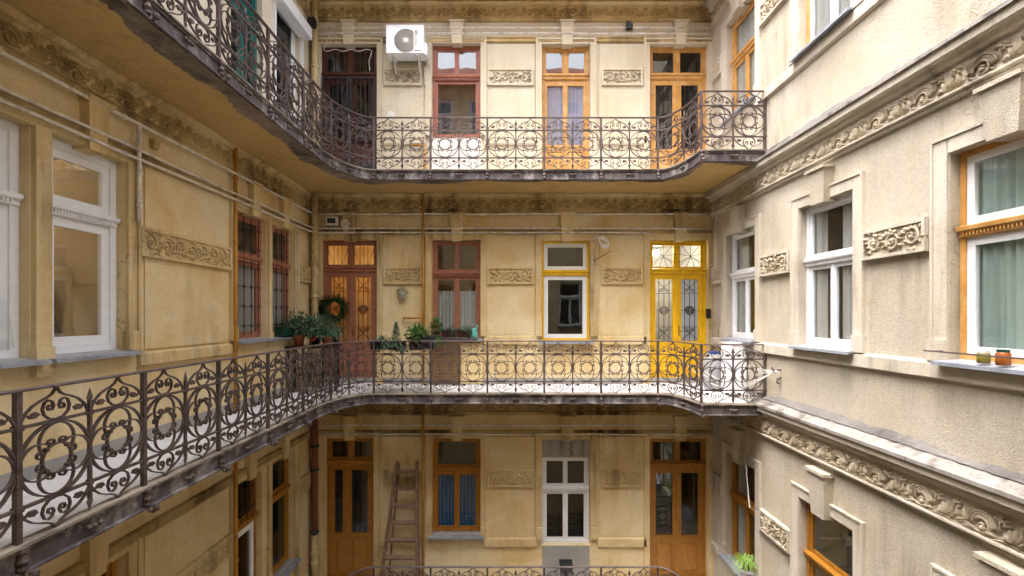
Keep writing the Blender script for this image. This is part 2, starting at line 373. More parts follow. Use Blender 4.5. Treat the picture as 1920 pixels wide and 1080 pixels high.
def room(parent, u0, u1, z0, z1, y, mat, depth=1.3, lamp=None, mu=.0, lamp_at=None):
    a_, b_ = u0 - mu, u1 + mu; mb = MB(); y1 = y + depth; zt = z1 + .05; zb = z0 - .02
    mb.quad((a_, y, zb), (a_, y, zt), (a_, y1, zt), (a_, y1, zb)); mb.quad((b_, y, zb), (b_, y1, zb), (b_, y1, zt), (b_, y, zt))
    mb.quad((a_, y1, zb), (a_, y1, zt), (b_, y1, zt), (b_, y1, zb)); mb.quad((a_, y, zt), (b_, y, zt), (b_, y1, zt), (a_, y1, zt)); mb.quad((a_, y, zb), (a_, y1, zb), (b_, y1, zb), (b_, y, zb))
    if mu:
        mb.quad((a_, y, zb), (u0, y, zb), (u0, y, zt), (a_, y, zt)); mb.quad((u1, y, zb), (b_, y, zb), (b_, y, zt), (u1, y, zt))
    mb.build('interior', mat, parent)
    if lamp:
        lx, ly, lz = lamp_at or ((u0 + u1) / 2, y + depth * .5, z1 - .25)
        MB().lathe([(.001, -.07), (.055, -.05), (.075, 0), (.055, .05), (.02, .07)], (lx, ly, lz), 12).build('lamp_globe', lamp, parent, True)
def drape(parent, u0, u1, z0, z1, y, mat, folds=9, amp=.02):
    mb = MB(); n = folds * 6
    for k in range(n + 1):
        u = u0 + (u1 - u0) * k / n; yy = y + amp * math.sin(k * math.pi / 3) * (1 + .4 * math.sin(k * .7))
        mb.v += [(u, yy, z0), (u, yy, z1)]
    for k in range(n): mb.f.append((2 * k, 2 * k + 2, 2 * k + 3, 2 * k + 1))
    mb.build('curtain', mat, parent, True)
def lattice(parent, u0, u1, z0, z1, y, nu=3, dia=True):
    mb = MB()
    for k in range(nu + 1):
        u = u0 + (u1 - u0) * (k + .5) / (nu + 1); mb.box(u - .005, u + .005, y - .005, y + .005, z0, z1)
    nz = max(2, int((z1 - z0) / .28))
    for k in range(nz):
        z = z0 + (z1 - z0) * (k + .5) / nz; mb.box(u0, u1, y - .0045, y + .0045, z - .005, z + .005)
        if dia:
            for j in range(nu + 1):
                u = u0 + (u1 - u0) * (j + .5) / (nu + 1); mb.bar([(u, z + .05), (u + .03, z), (u, z - .05), (u - .03, z)], .006, .008, y, True)
    mb.build('security_grille', 'iron_dk', parent)
def ornate_grille(parent, u0, u1, z0, z1, y, mat='iron_dk'):
    mb = MB(); um = (u0 + u1) / 2; zm = (z0 + z1) / 2; wd = u1 - u0; r = min(.085, wd * .36)
    for u in (u0 + wd * .2, u1 - wd * .2): mb.bar([(u, z0), (u, z1)], .009, .012, y)
    mb.bar([(um, z0), (um, zm - r)], .009, .012, y); mb.bar([(um, zm + r), (um, z1)], .009, .012, y)
    for q in (r, r * .72, r * .35): mb.bar(arc(um, zm, q, 0, 360, 18)[:-1], .011, .014, y, True)
    for k in range(6):
        q = R(60 * k); mb.bar([(um + r * .35 * math.cos(q), zm + r * .35 * math.sin(q)), (um + r * .72 * math.cos(q), zm + r * .72 * math.sin(q))], .008, .012, y)
    mb.bar([(u0, zm), (um - r, zm)], .008, .012, y); mb.bar([(um + r, zm), (u1, zm)], .008, .012, y)
    for zz, s in ((z1 - .03, -1), (z0 + .03, 1)):
        for k in (-1, 1):
            mb.bar([(um + k * wd * .45, zz), (um, zz + s * .14), (um - k * wd * .2, zz + s * .2)], .008, .012, y)
            mb.bar(spiral(um + k * wd * .2, zz + s * .2, .045, .012, 0, 400 * k * s, 14), .008, .012, y)
        mb.bar([(u0, zz + s * .26), (u1, zz + s * .26)], .008, .012, y)
    mb.build('ornamental_grille', mat, parent)

def sash(parent, u0, u1, z0, z1, y, mat, w_=.05, gl='glass', th=.04):
    MB().ring_frame(u0, u1, y, y + th, z0, z1, w_).build('sash', mat, parent)
    MB().box(u0 + w_ - .004, u1 - w_ + .004, y + th * .4, y + th * .4 + .006, z0 + w_ - .004, z1 - w_ + .004).build('pane', gl, parent)

def window(fac, u0, u1, z0, z1, mat='white', zt=None, up=1, lo=2, outer=None, gl='glass', rm='room', curt=None, curt_z=None, grille=False, sill=True, dent=True, y0=.09, fw=.055, lamp=None, label=None, sw=.05, depth=1.3, mu=0, lamp_at=None, transmat=None):
    om = outer or mat
    fr = MB().ring_frame(u0 + .002, u1 - .002, y0, y0 + .075, z0 + .002, z1 - .002, fw)
    a_, b_ = u0 + fw, u1 - fw
    win = fr.build('window', om, fac)
    if label: win['label'] = label
    if zt is None: zt = z0 + (z1 - z0) * .68
    tm = transmat or om
    if up:
        prof = [(y0 - .0, zt - .055), (y0 - .02, zt - .045), (y0 - .02, zt - .01), (y0 - .05, zt + .01), (y0 - .055, zt + .045), (y0 - .01, zt + .06), (y0 + .07, zt + .06), (y0 + .07, zt - .055)]
        MB().extrude(prof, u0 + .012, u1 - .012).build('transom_bar', tm, win)
        if dent:
            mb = MB(); n = int((b_ - a_) / .032)
            for k in range(n):
                u = a_ + (b_ - a_) * (k + .5) / n; mb.box(u - .008, u + .008, y0 - .036, y0 - .018, zt - .032, zt - .006)
            mb.build('dentil_strip', tm, win)
        for k in range(up):
            p, q = a_ + (b_ - a_) * k / up, a_ + (b_ - a_) * (k + 1) / up
            sash(win, p + .002, q - .002, zt + .062, z1 - fw - .002, y0 + .018, mat, sw * .9, gl)
        ztop = zt - .057
    else: ztop = z1 - fw - .002
    for k in range(lo):
        p, q = a_ + (b_ - a_) * k / lo, a_ + (b_ - a_) * (k + 1) / lo
        sash(win, p + .002, q - .002, z0 + fw + .004, ztop, y0 + .018, mat, sw, gl)
    if lo == 2: MB().box((a_ + b_) / 2 - .022, (a_ + b_) / 2 + .022, y0 + .004, y0 + .018, z0 + fw + .01, ztop - .004).build('meeting_rail', mat, win)
    if rm: room(win, u0 + .01, u1 - .01, z0, z1, y0 + .085, rm, depth, lamp, mu, lamp_at)
    if curt:
        for cu0, cu1, cm in curt:
            drape(win, a_ + (b_ - a_) * cu0, a_ + (b_ - a_) * cu1, z0 + .05, (curt_z or z1 - .06), y0 + .075, cm, max(3, int(12 * (cu1 - cu0))))
    if grille: lattice(win, u0 + .03, u1 - .03, z0 + .05, z1 - .05, y0 - .03, 3)
    if sill: MB().extrude([(y0 + .03, z0 + .012), (-.13, z0 - .018), (-.135, z0 - .05), (-.12, z0 - .05), (-.10, z0 - .035), (y0 + .03, z0 - .02)], u0 - .06, u1 + .06).build('sill', 'sill', win)
    return win

def door(fac, u0, u1, z0, z1, mat, zt, gz0, glL='glass_dk', glR=None, up='plain', rm='room', lamp=None, grille='ornate', y0=.09, label=None, split=.5, upgl='glass_dk', lamp_at=None, depth=1.3, mu=0, upmat=None, stile=None):
    fw = .065; a_, b_ = u0 + fw, u1 - fw
    dr = MB().box(u0 + .002, a_, y0, y0 + .08, z0, z1 - .002).box(b_, u1 - .002, y0, y0 + .08, z0, z1 - .002).box(a_, b_, y0 + .001, y0 + .08, z1 - fw, z1 - .002).build('door', mat, fac)
    if label: dr['label'] = label
    MB().extrude([(y0, zt - .05), (y0 - .025, zt - .03), (y0 - .025, zt + .01), (y0 - .055, zt + .03), (y0 - .055, zt + .06), (y0 - .01, zt + .075), (y0 + .07, zt + .075), (y0 + .07, zt - .05)], u0 + .01, u1 - .01).build('transom_bar', mat, dr)
    um = (a_ + b_) / 2
    MB().box(um - .035, um + .035, y0 + .002, y0 + .07, zt + .076, z1 - fw - .002).build('transom_mullion', mat, dr)
    for p, q in ((a_, um - .035), (um + .035, b_)):
        sash(dr, p + .002, q - .002, zt + .078, z1 - fw - .003, y0 + .018, upmat or mat, .03, upgl)
        if up == 'zig':
            mb = MB(); zz0, zz1 = zt + .1, z1 - fw - .03
            mb.bar([(p, zz1), (p + (q - p) * .33, zz0), (p + (q - p) * .5, zz1 - .04), (p + (q - p) * .67, zz0), (q, zz1)], .008, .01, y0 + .01)
            for k in (.33, .5, .67): mb.box(p + (q - p) * k - .004, p + (q - p) * k + .004, y0 + .006, y0 + .013, zz0 - .03, zz1 + .02)
            mb.build('transom_grille', 'iron_dk', dr)
        if up == 'web':
            mb = MB(); zz0, zz1 = zt + .1, z1 - fw - .03; cz = (zz0 + zz1) / 2; cu = (p + q) / 2
            for k in range(9):
                an = R(40 * k + 10); mb.bar([(cu, cz), (cu + math.cos(an) * (q - p) * .55, cz + math.sin(an) * (zz1 - zz0) * .6)], .007, .01, y0 + .01)
            mb.bar(arc(cu, zz0 - .02, (q - p) * .4, 20, 160, 10), .007, .01, y0 + .008)
            mb.build('transom_grille', 'iron_dk', dr)
        if up == 'bars':
            mb = MB()
            for k in range(4): u = p + (q - p) * (k + .5) / 4; mb.box(u - .006, u + .006, y0 - .03, y0 - .018, zt + .08, z1 - fw)
            mb.build('transom_grille', 'iron_dk', dr)
    us = a_ + (b_ - a_) * split
    for i, (p, q) in enumerate(((a_, us), (us, b_))):
        g = glL if i == 0 or not glR else glR
        st = stile or (.09 if q - p > .32 else .065)
        ztop = zt - .052
        lf = MB().box(p + .003, p + st, y0 + .015, y0 + .06, z0 + .012, ztop).box(q - st, q - .003, y0 + .015, y0 + .06, z0 + .012, ztop)
        lf.box(p + st, q - st, y0 + .016, y0 + .06, ztop - .1, ztop).box(p + st, q - st, y0 + .016, y0 + .06, gz0 - .14, gz0).box(p + st, q - st, y0 + .016, y0 + .06, z0 + .012, z0 + .2)
        lf.box(p + st, q - st, y0 + .034, y0 + .058, z0 + .2, gz0 - .14)
        leafo = lf.build('door_leaf', mat, dr)
        MB().hexa([(p + st + .02, y0 + .034, z0 + .22), (q - st - .02, y0 + .034, z0 + .22), (q - st - .02, y0 + .034, gz0 - .16), (p + st + .02, y0 + .034, gz0 - .16),
                   (p + st + .05, y0 + .018, z0 + .25), (q - st - .05, y0 + .018, z0 + .25), (q - st - .05, y0 + .018, gz0 - .19), (p + st + .05, y0 + .018, gz0 - .19)]).build('door_panel', mat, dr)
        MB().box(p + .02, q - .02, y0 + .002, y0 + .016, gz0 - .05, gz0 - .015).build('door_moulding', mat, dr)
        MB().box(p + st - .003, q - st + .003, y0 + .035, y0 + .042, gz0 - .003, ztop - .097).build('pane', g, dr)
        if grille == 'ornate': ornate_grille(dr, p + st, q - st, gz0, ztop - .1, y0 + .02)
    MB().box(us - .022, us + .022, y0, y0 + .015, z0 + .02, zt - .055).build('astragal', mat, dr)
    MB().box(us + .028, us + .052, y0 + .006, y0 + .015, z0 + .95, z0 + 1.17).tube([(us + .04, y0 + .01, z0 + 1.05), (us + .04, y0 - .04, z0 + 1.05), (us + .12, y0 - .045, z0 + 1.05)], .008).build('handle', 'handle', dr)
    MB().box(u0 - .02, u1 + .02, -.05, y0 + .1, z0 - .035, z0 + .008).build('threshold', 'floor', dr)
    if rm: room(dr, u0 + .01, u1 - .01, z0, z1, y0 + .09, rm, depth, lamp, mu, lamp_at)
    if grille == 'bars':
        for p, q in ((u0 + .03, um - .01), (um + .01, u1 - .03)):
            mb = MB().ring_frame(p, q, y0 - .07, y0 - .045, z0 + .03, zt - .03, .035)
            n = 6
            for k in range(n): u = p + (q - p) * (k + .5) / n; mb.box(u - .008, u + .008, y0 - .064, y0 - .05, z0 + .9, zt - .06)
            mb.box(p + .035, q - .035, y0 - .06, y0 - .05, z0 + .06, z0 + .45).box(p + .03, q - .03, y0 - .066, y0 - .048, z0 + .88, z0 + .92).box(p + .03, q - .03, y0 - .066, y0 - .048, z0 + 1.25, z0 + 1.28)
            mb.build('security_gate', 'iron_dk', dr)
    return dr

# ---- ornaments
def relief_fill(mb, u0, u1, z0, z1, y, seed):
    r = random.Random(seed); zm = (z0 + z1) / 2; h = z1 - z0; n = max(2, round((u1 - u0) / (h * .95)))
    st = (u1 - u0) / n
    for k in range(n):
        c = u0 + st * (k + .5); s = 1 if k % 2 else -1; rr = min(st, h) * .40
        mb.tube([(x, y - .012, z) for x, z in spiral(c, zm, rr, rr * .3, -90 * s, s * 330, 16)], [.016 - .0005 * j for j in range(17)], 5)
        mb.dome(c, zm, rr * .3, .035, y)
        for j in range(15):
            an = R(j * 51 + r.uniform(-20, 20)); q = rr * r.uniform(.4, 1.15)
            mb.rleaf(c + q * math.cos(an), zm + q * math.sin(an), an + r.uniform(-.9, .9), h * r.uniform(.22, .38), h * .085, r.uniform(.025, .05), y)
        for j in range(2): mb.dome(c + st * .5 + r.uniform(-.02, .02), zm + (j - .5) * h * .5, h * .1, .028, y)
def relief_panel(fac, u0, u1, z0, z1, mat='ochre_trim', orn='orn', seed=1):
    p = MB().box(u0, u1, -.035, .02, z0, z1).build('relief_panel', mat, fac)
    MB().ring_frame(u0 + .004, u1 - .004, -.062, -.03, z0 + .004, z1 - .004, .035).build('panel_border', mat, p)
    mb = MB(); relief_fill(mb, u0 + .05, u1 - .05, z0 + .045, z1 - .045, -.035, seed)
    mb.build('leaf_relief', orn, p, True)['kind'] = 'stuff'
def frieze_tile():
    mb = MB()   # 0.6 m wide, 0.23 high, on y = 0
    for r_ in (.125, .105, .088): mb.tube([(x, -.010, z) for x, z in arc(.16, .055, r_, 175, 10, 12)], .009, 5)
    mb.tube([(x, -.012, z) for x, z in spiral(.17, .07, .07, .015, 150, -330, 16)], .011, 5)
    mb.dome(.17, .06, .028, .034); mb.dome(.215, .035, .02, .026)
    for k in range(5): mb.rleaf(.43, .02, R(35 + 27 * k), .15 - .012 * abs(k - 2), .017, .03)
    for x, z in ((.335, .165), (.53, .17)):
        mb.dome(x, z, .017, .035)
        for j in range(5): an = R(72 * j + 18); mb.dome(x + .03 * math.cos(an), z + .03 * math.sin(an), .018, .024)
    for x, z, an, L in ((.03, .05, 120, .12), (.02, .1, 60, .1), (.29, .06, 70, .11), (.31, .04, 10, .1), (.56, .05, 110, .12), (.27, .02, 150, .1), (.5, .03, 20, .1), (.1, .02, 160, .1), (.40, .13, 150, .1), (.46, .13, 30, .1), (.08, .17, 200, .09), (.24, .18, -10, .1)):
        mb.rleaf(x, z, R(an), L, .016, .026)
    mb.tube([(x, -.006, .012 + .01 * math.sin(x * 21)) for x in [.6 * k / 16 for k in range(17)]], .007, 4)
    return mb
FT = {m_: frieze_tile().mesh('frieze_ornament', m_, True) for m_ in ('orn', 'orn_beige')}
def frieze(fac, u0, u1, z0, mat, orn, h=.23):
    n = max(1, round((u1 - u0) / .6)); st = (u1 - u0) / n
    p = MB().box(u0, u1, -.02, .02, z0, z0 + h).build('frieze_band', mat, fac)
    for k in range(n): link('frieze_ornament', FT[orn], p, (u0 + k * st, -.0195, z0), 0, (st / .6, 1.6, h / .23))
def moulding(fac, u0, u1, prof, mat, name='cornice_moulding'):
    return MB().extrude([(-d, z) for d, z in prof] + [(.02, prof[-1][1]), (.02, prof[0][1])], u0, u1).build(name, mat, fac)
def keystone(fac, u, z0, z1, mat, w0=.20, w1=.27, d=.10):
    k = MB().hexa([(u - w0 / 2, -d * .8, z0), (u + w0 / 2, -d * .8, z0), (u + w0 / 2, .1, z0), (u - w0 / 2, .1, z0), (u - w1 / 2, -d, z1), (u + w1 / 2, -d, z1), (u + w1 / 2, .02, z1), (u - w1 / 2, .02, z1)])
    k.box(u - w1 / 2 - .02, u + w1 / 2 + .02, -d - .025, .02, z1 + .001, z1 + .04)
    return k.build('keystone', mat, fac)
def architrave(fac, u0, u1, z0, z1, mat, w_=.115, base=True, zb=None):
    zb = z0 if zb is None else zb
    mb = MB()
    mb.box(u0 - w_, u0 - .004, -.035, .02, zb, z1 + w_).box(u1 + .004, u1 + w_, -.035, .02, zb, z1 + w_).box(u0 - .004, u1 + .004, -.034, .02, z1 + .004, z1 + w_ - .001)
    mb.box(u0 - w_ - .02, u0 - w_ + .022, -.055, .015, zb, z1 + w_ + .02).box(u1 + w_ - .022, u1 + w_ + .02, -.055, .015, zb, z1 + w_ + .02).box(u0 - w_ + .022, u1 + w_ - .022, -.054, .015, z1 + w_ - .022, z1 + w_ + .02)
    if base:
        for u in (u0 - w_ - .03, u1 + .006): mb.box(u, u + w_ + .024, -.066, .014, zb - .003, zb + .22)
    mb.build('architrave', mat, fac)
def panel_field(fac, u0, u1, z0, z1, mat): MB().box(u0, u1, -.016, .02, z0, z1).build('wall_panel', mat, fac)

# ---------------- back facade openings
A0, A1 = BX(603), BX(707); B0, B1 = BX(810), BX(901); C0, C1 = BX(1016), BX(1106); D0, D1 = BX(1218), BX(1327)
ops = []; lv = FL
def zz(py): return BZ(py)
back_ops = [(A0, A1, lv[1] + .02, zz(450)), (B0, B1, zz(634), zz(450)), (C0, C1, zz(639), zz(451)), (D0, D1, lv[1] + .02, zz(450)),
            (A0 - .03, A1, lv[2] + .02, zz(84)), (B0, B1, zz(258), zz(82)), (C0, C1, lv[2] + .02, zz(84)), (D0, D1, lv[2] + .02, zz(84)),
            (BX(610), BX(701), lv[0] + .02, zz(821)), (B0, B1, zz(1001), zz(822)), (C0, C1, zz(1022), zz(858)), (D0, D1, lv[0] + .02, zz(822))]
wall_sheet(back, XL, XR, GROUND_Z, 3.95, [o for o in back_ops if o[2] < 3.9], 'ochre')
wall_sheet(back, XL, XR, 3.95, 8.6, [o for o in back_ops if o[2] > 3.9], 'cream')
o_ = back_ops
door(back, *o_[0], 'brown', zz(505), zz(640), 'amberglass', None, 'zig', 'room_warm', 'lamp_warm', 'ornate', upgl='glass', lamp_at=((A0 + A1) / 2 + .1, .75, 2.3), label='brown double door with amber glass and warm light inside')
window(back, *o_[1], 'brown', zz(514), 2, 2, rm='room_warm', curt=[(.02, .98, 'curtain')], curt_z=zz(545), grille=False, label='brown casement window with half curtains')
window(back, *o_[2], 'white', zz(511), 1, 1, outer='yellow', gl='glass_dk', fw=.045, sw=.085, dent=False, transmat='yellow', label='white window in a bright yellow frame')
door(back, *o_[3], 'yellow', zz(509), zz(640), 'glass', 'frost', 'web', 'room_white', 'lamp_white', 'ornate', upgl='glass', lamp_at=(D0 + .27, .45, 2.72), label='bright yellow double door with white patterned glass')
door(back, *o_[4], 'dkbrown', zz(140), zz(258), 'glass_dk', None, 'bars', 'room', None, 'bars', label='dark brown double door behind an iron security gate')
window(back, *o_[5], 'redbrown', zz(143), 2, 1, gl='glass', rm='room', sill=False, label='red brown window with a large lower pane')
door(back, *o_[6], 'amber', zz(142), zz(268), 'glass', None, 'plain', 'room_white', None, None, upgl='glass', stile=.05, label='amber glazed door hung with lilac lace curtains')
lc = [c for c in back.children if c.get('label', '').startswith('amber glazed')][0]
drape(lc, C0 + .10, (C0 + C1) / 2 - .02, zz(269), zz(155), .15, 'lace', 5, .008); drape(lc, (C0 + C1) / 2 + .02, C1 - .10, zz(269), zz(155), .15, 'lace', 5, .008)
door(back, *o_[7], 'amber', zz(141), zz(276), 'glass_dk', None, 'plain', 'room', None, 'ornate', label='amber double door with dark glass panels')
door(back, *o_[8], 'ochrep', zz(870), zz(1003), 'glass_dk', None, 'plain', 'room', None, 'ornate', split=.4, label='ochre double door with one narrow and one wide leaf')
window(back, *o_[9], 'ochrep', zz(884), 1, 2, gl='glass', rm='room', curt=[(.03, .97, 'bluecurtain')], curt_z=zz(888), dent=False, label='ochre window with blue curtains')
window(back, *o_[10], 'white', zz(920), 2, 2, gl='glass_dk', dent=False, sill=False, label='plain white four pane window in a patched opening')
door(back, *o_[11], 'ochrep', zz(876), zz(1008), 'glass_dk', None, 'plain', 'room', None, None, label='ochre double door with plain dark glass')
# patches under and over windows
MB().box(C0 + .01, C1 - .01, -.02, .02, lv[0], zz(1023)).build('plaster_patch', 'grey_patch', back)['label'] = 'grey cement infill under the white window'
pt = MB().box(C0 + .01, C1 - .01, -.012, .03, zz(857), zz(824)).build('plaster_patch', 'grey_patch', back)
for k in range(4):
    mbp = MB(); u = C0 + .17 + k * .215
    pts = [(u + rnd.uniform(-.02, .02) + (.03 if j % 2 else -.01), zz(826 + j * 4)) for j in range(8)]
    for j in range(7): mbp.quad((pts[j][0] - .04 + rnd.uniform(-.015, .015), -.0145, pts[j][1]), (pts[j][0] + .035, -.0145, pts[j][1]), (pts[j + 1][0] + .035, -.0145, pts[j + 1][1]), (pts[j + 1][0] - .04, -.0145, pts[j + 1][1]))
    mbp.build('mortar_smear', 'peeled', pt)
MB().box(B0 - .02, B1 + .02, -.014, .02, lv[2], zz(259)).build('plaster_patch', 'white_patch', back)['label'] = 'white limewashed patch under the red brown window'
mb = MB(); n = 11; c0 = (BX(733), zz(217))
ring = [(c0[0] + .09 * math.cos(k * 6.283 / n) * rnd.uniform(.7, 1.2), c0[1] + .09 * math.sin(k * 6.283 / n) * rnd.uniform(.7, 1.2)) for k in range(n)]
mb.quad(*[(x, -.019, z) for x, z in ring]); mb.build('plaster_patch', 'white_patch', back)

fr_z = {0: -.555, 1: 3.55, 2: 7.43}     # frieze bottoms on the back wall
for L in range(3):
    F = lv[L]; fz = fr_z[L]; sh = (0, 0, 0)[L]
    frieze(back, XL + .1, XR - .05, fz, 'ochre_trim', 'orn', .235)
    hd = fz - .115 - F
    moulding(back, XL + .02, XR - .02, [(.02, fz - .075), (.05, fz - .06), (.05, fz - .03), (.075, fz - .02), (.075, fz)], 'soot_trim')
    moulding(back, XL + .02, XR - .02, [(.02, fz + .235), (.06, fz + .245), (.10, fz + .285), (.10, fz + .3)], 'ochre_trim')
    moulding(back, XL + .02, XR - .02, [(.02, fz - .50), (.05, fz - .48), (.03, fz - .43), (.055, fz - .41), (.055, fz - .39), (.02, fz - .375)], 'soot_trim', 'string_course')
    for (u0, u1, z0, z1) in o_[[8, 0, 4][L]:[8, 0, 4][L] + 4]:
        ztop = z1 if L or u0 != C0 else zz(822)
        isdoor = z0 - F < .1
        architrave(back, u0, u1, z0, ztop, 'cream' if L == 2 else 'ochre_trim', .105, True, F + (.0 if isdoor else .98) - (.02 if isdoor else 0))
        keystone(back, (u0 + u1) / 2 + .02, ztop - .03, fz - .12, 'cream' if L == 2 else 'ochre_trim')
    # fields between openings
    for q, (p0, p1, r0, r1) in enumerate(((A1, B0, 720, 792), (B1, C0, 914, 1000), (C1, D0, 1127, 1204))):
        ztop = fz - .52; zb = F + 1.0
        w0, w1 = BX(r0), BX(r1)
        panel_field(back, w0 - .03, w1 + .03, zb, ztop, 'cream' if L == 2 else 'ochre')
        zo = (zz(881) - zz(502), 0, zz(131) - zz(502))[L]
        relief_panel(back, w0, w1, zz(533) + zo, zz(501) + zo, 'cream' if L == 2 else 'ochre_trim', 'orn_beige' if L == 2 else 'orn_mid', 10 * L + q)
        moulding(back, w0 - .07, w1 + .07, [(.02, F + .80), (.055, F + .82), (.055, F + .97), (.03, F + .985), (.02, F + .99)], 'cream' if L == 2 else 'ochre_trim', 'sill_band')
    MB().box(XL + .02, XR - .02, -.012, .02, F - .05, F + .13).build('skirting', ('ochre', 'grey_patch', 'cream')[L], back)

# ---------------- left facade
left_ops = [(3.05, 3.985, 1.03, 3.0), (4.145, 4.97, 1.03, 3.0), (6.95, 7.85, 1.03, 2.97), (7.97, 8.82, 1.03, 2.97),
            (6.85, 7.72, 4.08, 6.95), (8.1, 9.1, 5.0, 6.95), (4.0, 4.9, 5.05, 6.95),
            (3.05, 3.985, -3.1, -1.1), (4.145, 4.97, -3.1, -1.1), (6.90, 7.7, -4.08, -1.1), (7.97, 8.82, -3.15, -1.12)]
wall_sheet(left, YR, D, GROUND_Z, 3.95, [o for o in left_ops if o[2] < 3.9], 'ochre')
wall_sheet(left, YR, D, 3.95, 8.6, [o for o in left_ops if o[2] > 3.9], 'cream')
lo_ = left_ops
wl = window(left, *lo_[0], 'white', 2.36, 1, 1, rm='room_warm', fw=.075, sw=.09, mu=.0, label='white window with a tilted lower sash')
# tilted sash of that window
MB().hexa([(3.14, .06, 1.12), (3.92, .06, 1.12), (3.92, .10, 1.12), (3.14, .10, 1.12), (3.14, .20, 2.28), (3.92, .20, 2.28), (3.92, .24, 2.28), (3.14, .24, 2.28)]).build('tilted_pane', 'glass', wl)
window(left, *lo_[1], 'white', 2.36, 1, 1, rm='room_beige', fw=.075, sw=.085, lamp='lamp_white', depth=2.2, mu=.07, lamp_at=(4.35, 1.9, 2.85), label='white window with a warm lit room behind')
lw2 = left.children[-1]
# boards leaning inside that room
mbq = MB()
for k in range(3): mbq.hexa([(4.6 + .12 * k, .5 + .2 * k, 1.02), (4.85 + .12 * k, .5 + .2 * k, 1.02), (4.85 + .12 * k, .53 + .2 * k, 1.02), (4.6 + .12 * k, .53 + .2 * k, 1.02), (4.75 + .1 * k, .9 + .25 * k, 2.1), (4.9 + .1 * k, .9 + .25 * k, 2.1), (4.9 + .1 * k, .93 + .25 * k, 2.1), (4.75 + .1 * k, .93 + .25 * k, 2.1)])
win_l2 = [c for c in left.children if c.get('label', '').startswith('white window with a warm')][0]
mbq.build('stored_boards', 'wood', win_l2)
for i in (2, 3): window(left, *lo_[i], 'brown', 2.28, 1, 1, rm='room', grille=True, dent=False, curt=[(.05, .95, 'curtain')], curt_z=2.2, label='brown grilled window with white curtains')
door(left, *lo_[4], 'teal', 6.2, 5.1, 'glass_dk', None, 'plain', 'room', None, None, label='dark teal glazed door')
ws = window(left, *lo_[5], 'white', None, 0, 1, rm='room', gl='glass_dk', label='white window under a roller shutter box')
MB().box(8.02, 9.18, -.2, .02, 6.75, 6.97).box(8.05, 8.09, -.05, .02, 5.0, 6.75).box(9.11, 9.15, -.05, .02, 5.0, 6.75).build('shutter_box', 'white', ws)
window(left, *lo_[6], 'white', None, 1, 1, rm='room')
for i in (7, 8): window(left, *lo_[i], 'ochrep', -1.75, 1, 2, rm='room', gl='glass_dk')
wd_ = window(left, *lo_[9], 'ochrep', -1.85, 1, 0, rm='room', gl='glass_dk', grille=False, sill=False, dent=False, label='transom light over a white glazed door')
MB().ring_frame(6.96, 7.64, .1, .16, -4.06, -1.92, .09, .5).build('door_leaf', 'white', wd_); MB().box(7.04, 7.56, .12, .13, -3.6, -2.0).build('pane', 'glass_dk', wd_)
lattice(wd_, 6.97, 7.63, -1.8, -1.15, .06, 3)
window(left, *lo_[10], 'ochrep', -1.80, 1, 1, rm='room', gl='glass_dk', dent=False, label='ochre window beside the corner drain pipe')
for L in range(3):
    F = lv[L]; fz = fr_z[L]
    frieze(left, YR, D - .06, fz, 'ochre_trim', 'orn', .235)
    moulding(left, YR, D - .01, [(.02, fz - .075), (.05, fz - .06), (.05, fz - .03), (.075, fz - .02), (.075, fz)], 'soot_trim')
    moulding(left, YR, D - .01, [(.02, fz + .235), (.06, fz + .245), (.10, fz + .285), (.10, fz + .3)], 'ochre_trim')
    moulding(left, YR, D - .01, [(.02, fz - .49), (.05, fz - .47), (.03, fz - .42), (.055, fz - .40), (.055, fz - .38), (.02, fz - .365)], 'soot_trim', 'string_course')
    if L != 2:
        for (u0, u1, z0, z1) in (lo_[:4] if L else lo_[7:]):
            keystone(left, (u0 + u1) / 2, z1 - .03, fz - .12, 'ochre_trim', .18, .24)
        for (ua, ub, um0, um1) in ((lo_[0][0], lo_[1][1], lo_[0][1], lo_[1][0]), (lo_[2][0], lo_[3][1], lo_[2][1], lo_[3][0])):
            z0 = F + 1.03 if not (L == 0 and ua > 6) else F; z1 = 3.0 + F
            mb = MB()
            for a_, b_ in ((ua - .13, ua - .005), (ub + .005, ub + .13)):
                mb.box(a_, b_, -.035, .02, z0, z1 + .1); mb.box(a_ - .026, b_ + .004, -.062, .014, z0 - .003, z0 + .2)
            mb.box(ub + .115, ub + .15, -.055, .018, z0, z1 + .09).box(ua - .15, ua - .115, -.055, .018, z0, z1 + .09)
            mb.box(um0 + .01, um1 - .01, -.045, .02, F + .9, z1 + .02).box(um0 - .003, um1 + .003, -.062, .02, F + .87, F + 1.12)
            mb.box(ua - .005, ub + .005, -.034, .02, z1 + .002, z1 + .1)
            mb.build('architrave', 'ochre_trim', left)
        panel_field(left, 5.22, 6.72, F + 1.02, fz - .51, 'ochre')
        relief_panel(left, 5.12, 6.78, F + 2.04, F + 2.37, 'ochre_trim', 'orn_mid', 50 + L)
        relief_panel(left, 9.0, 9.5, F + 2.04, F + 2.37, 'ochre_trim', 'orn_mid', 60 + L)
        moulding(left, 5.12, 6.8, [(.02, F + .83), (.05, F + .85), (.05, F + .97), (.03, F + .985), (.02, F + .99)], 'ochre_trim', 'sill_band')
        moulding(left, YR, 3.0, [(.02, F + .83), (.05, F + .85), (.05, F + .97), (.03, F + .985), (.02, F + .99)], 'ochre_trim', 'sill_band')
    MB().box(YR, D - .015, -.012, .02, F - .05, F + .12).build('skirting', ('ochre', 'grey_patch', 'cream')[L], left)

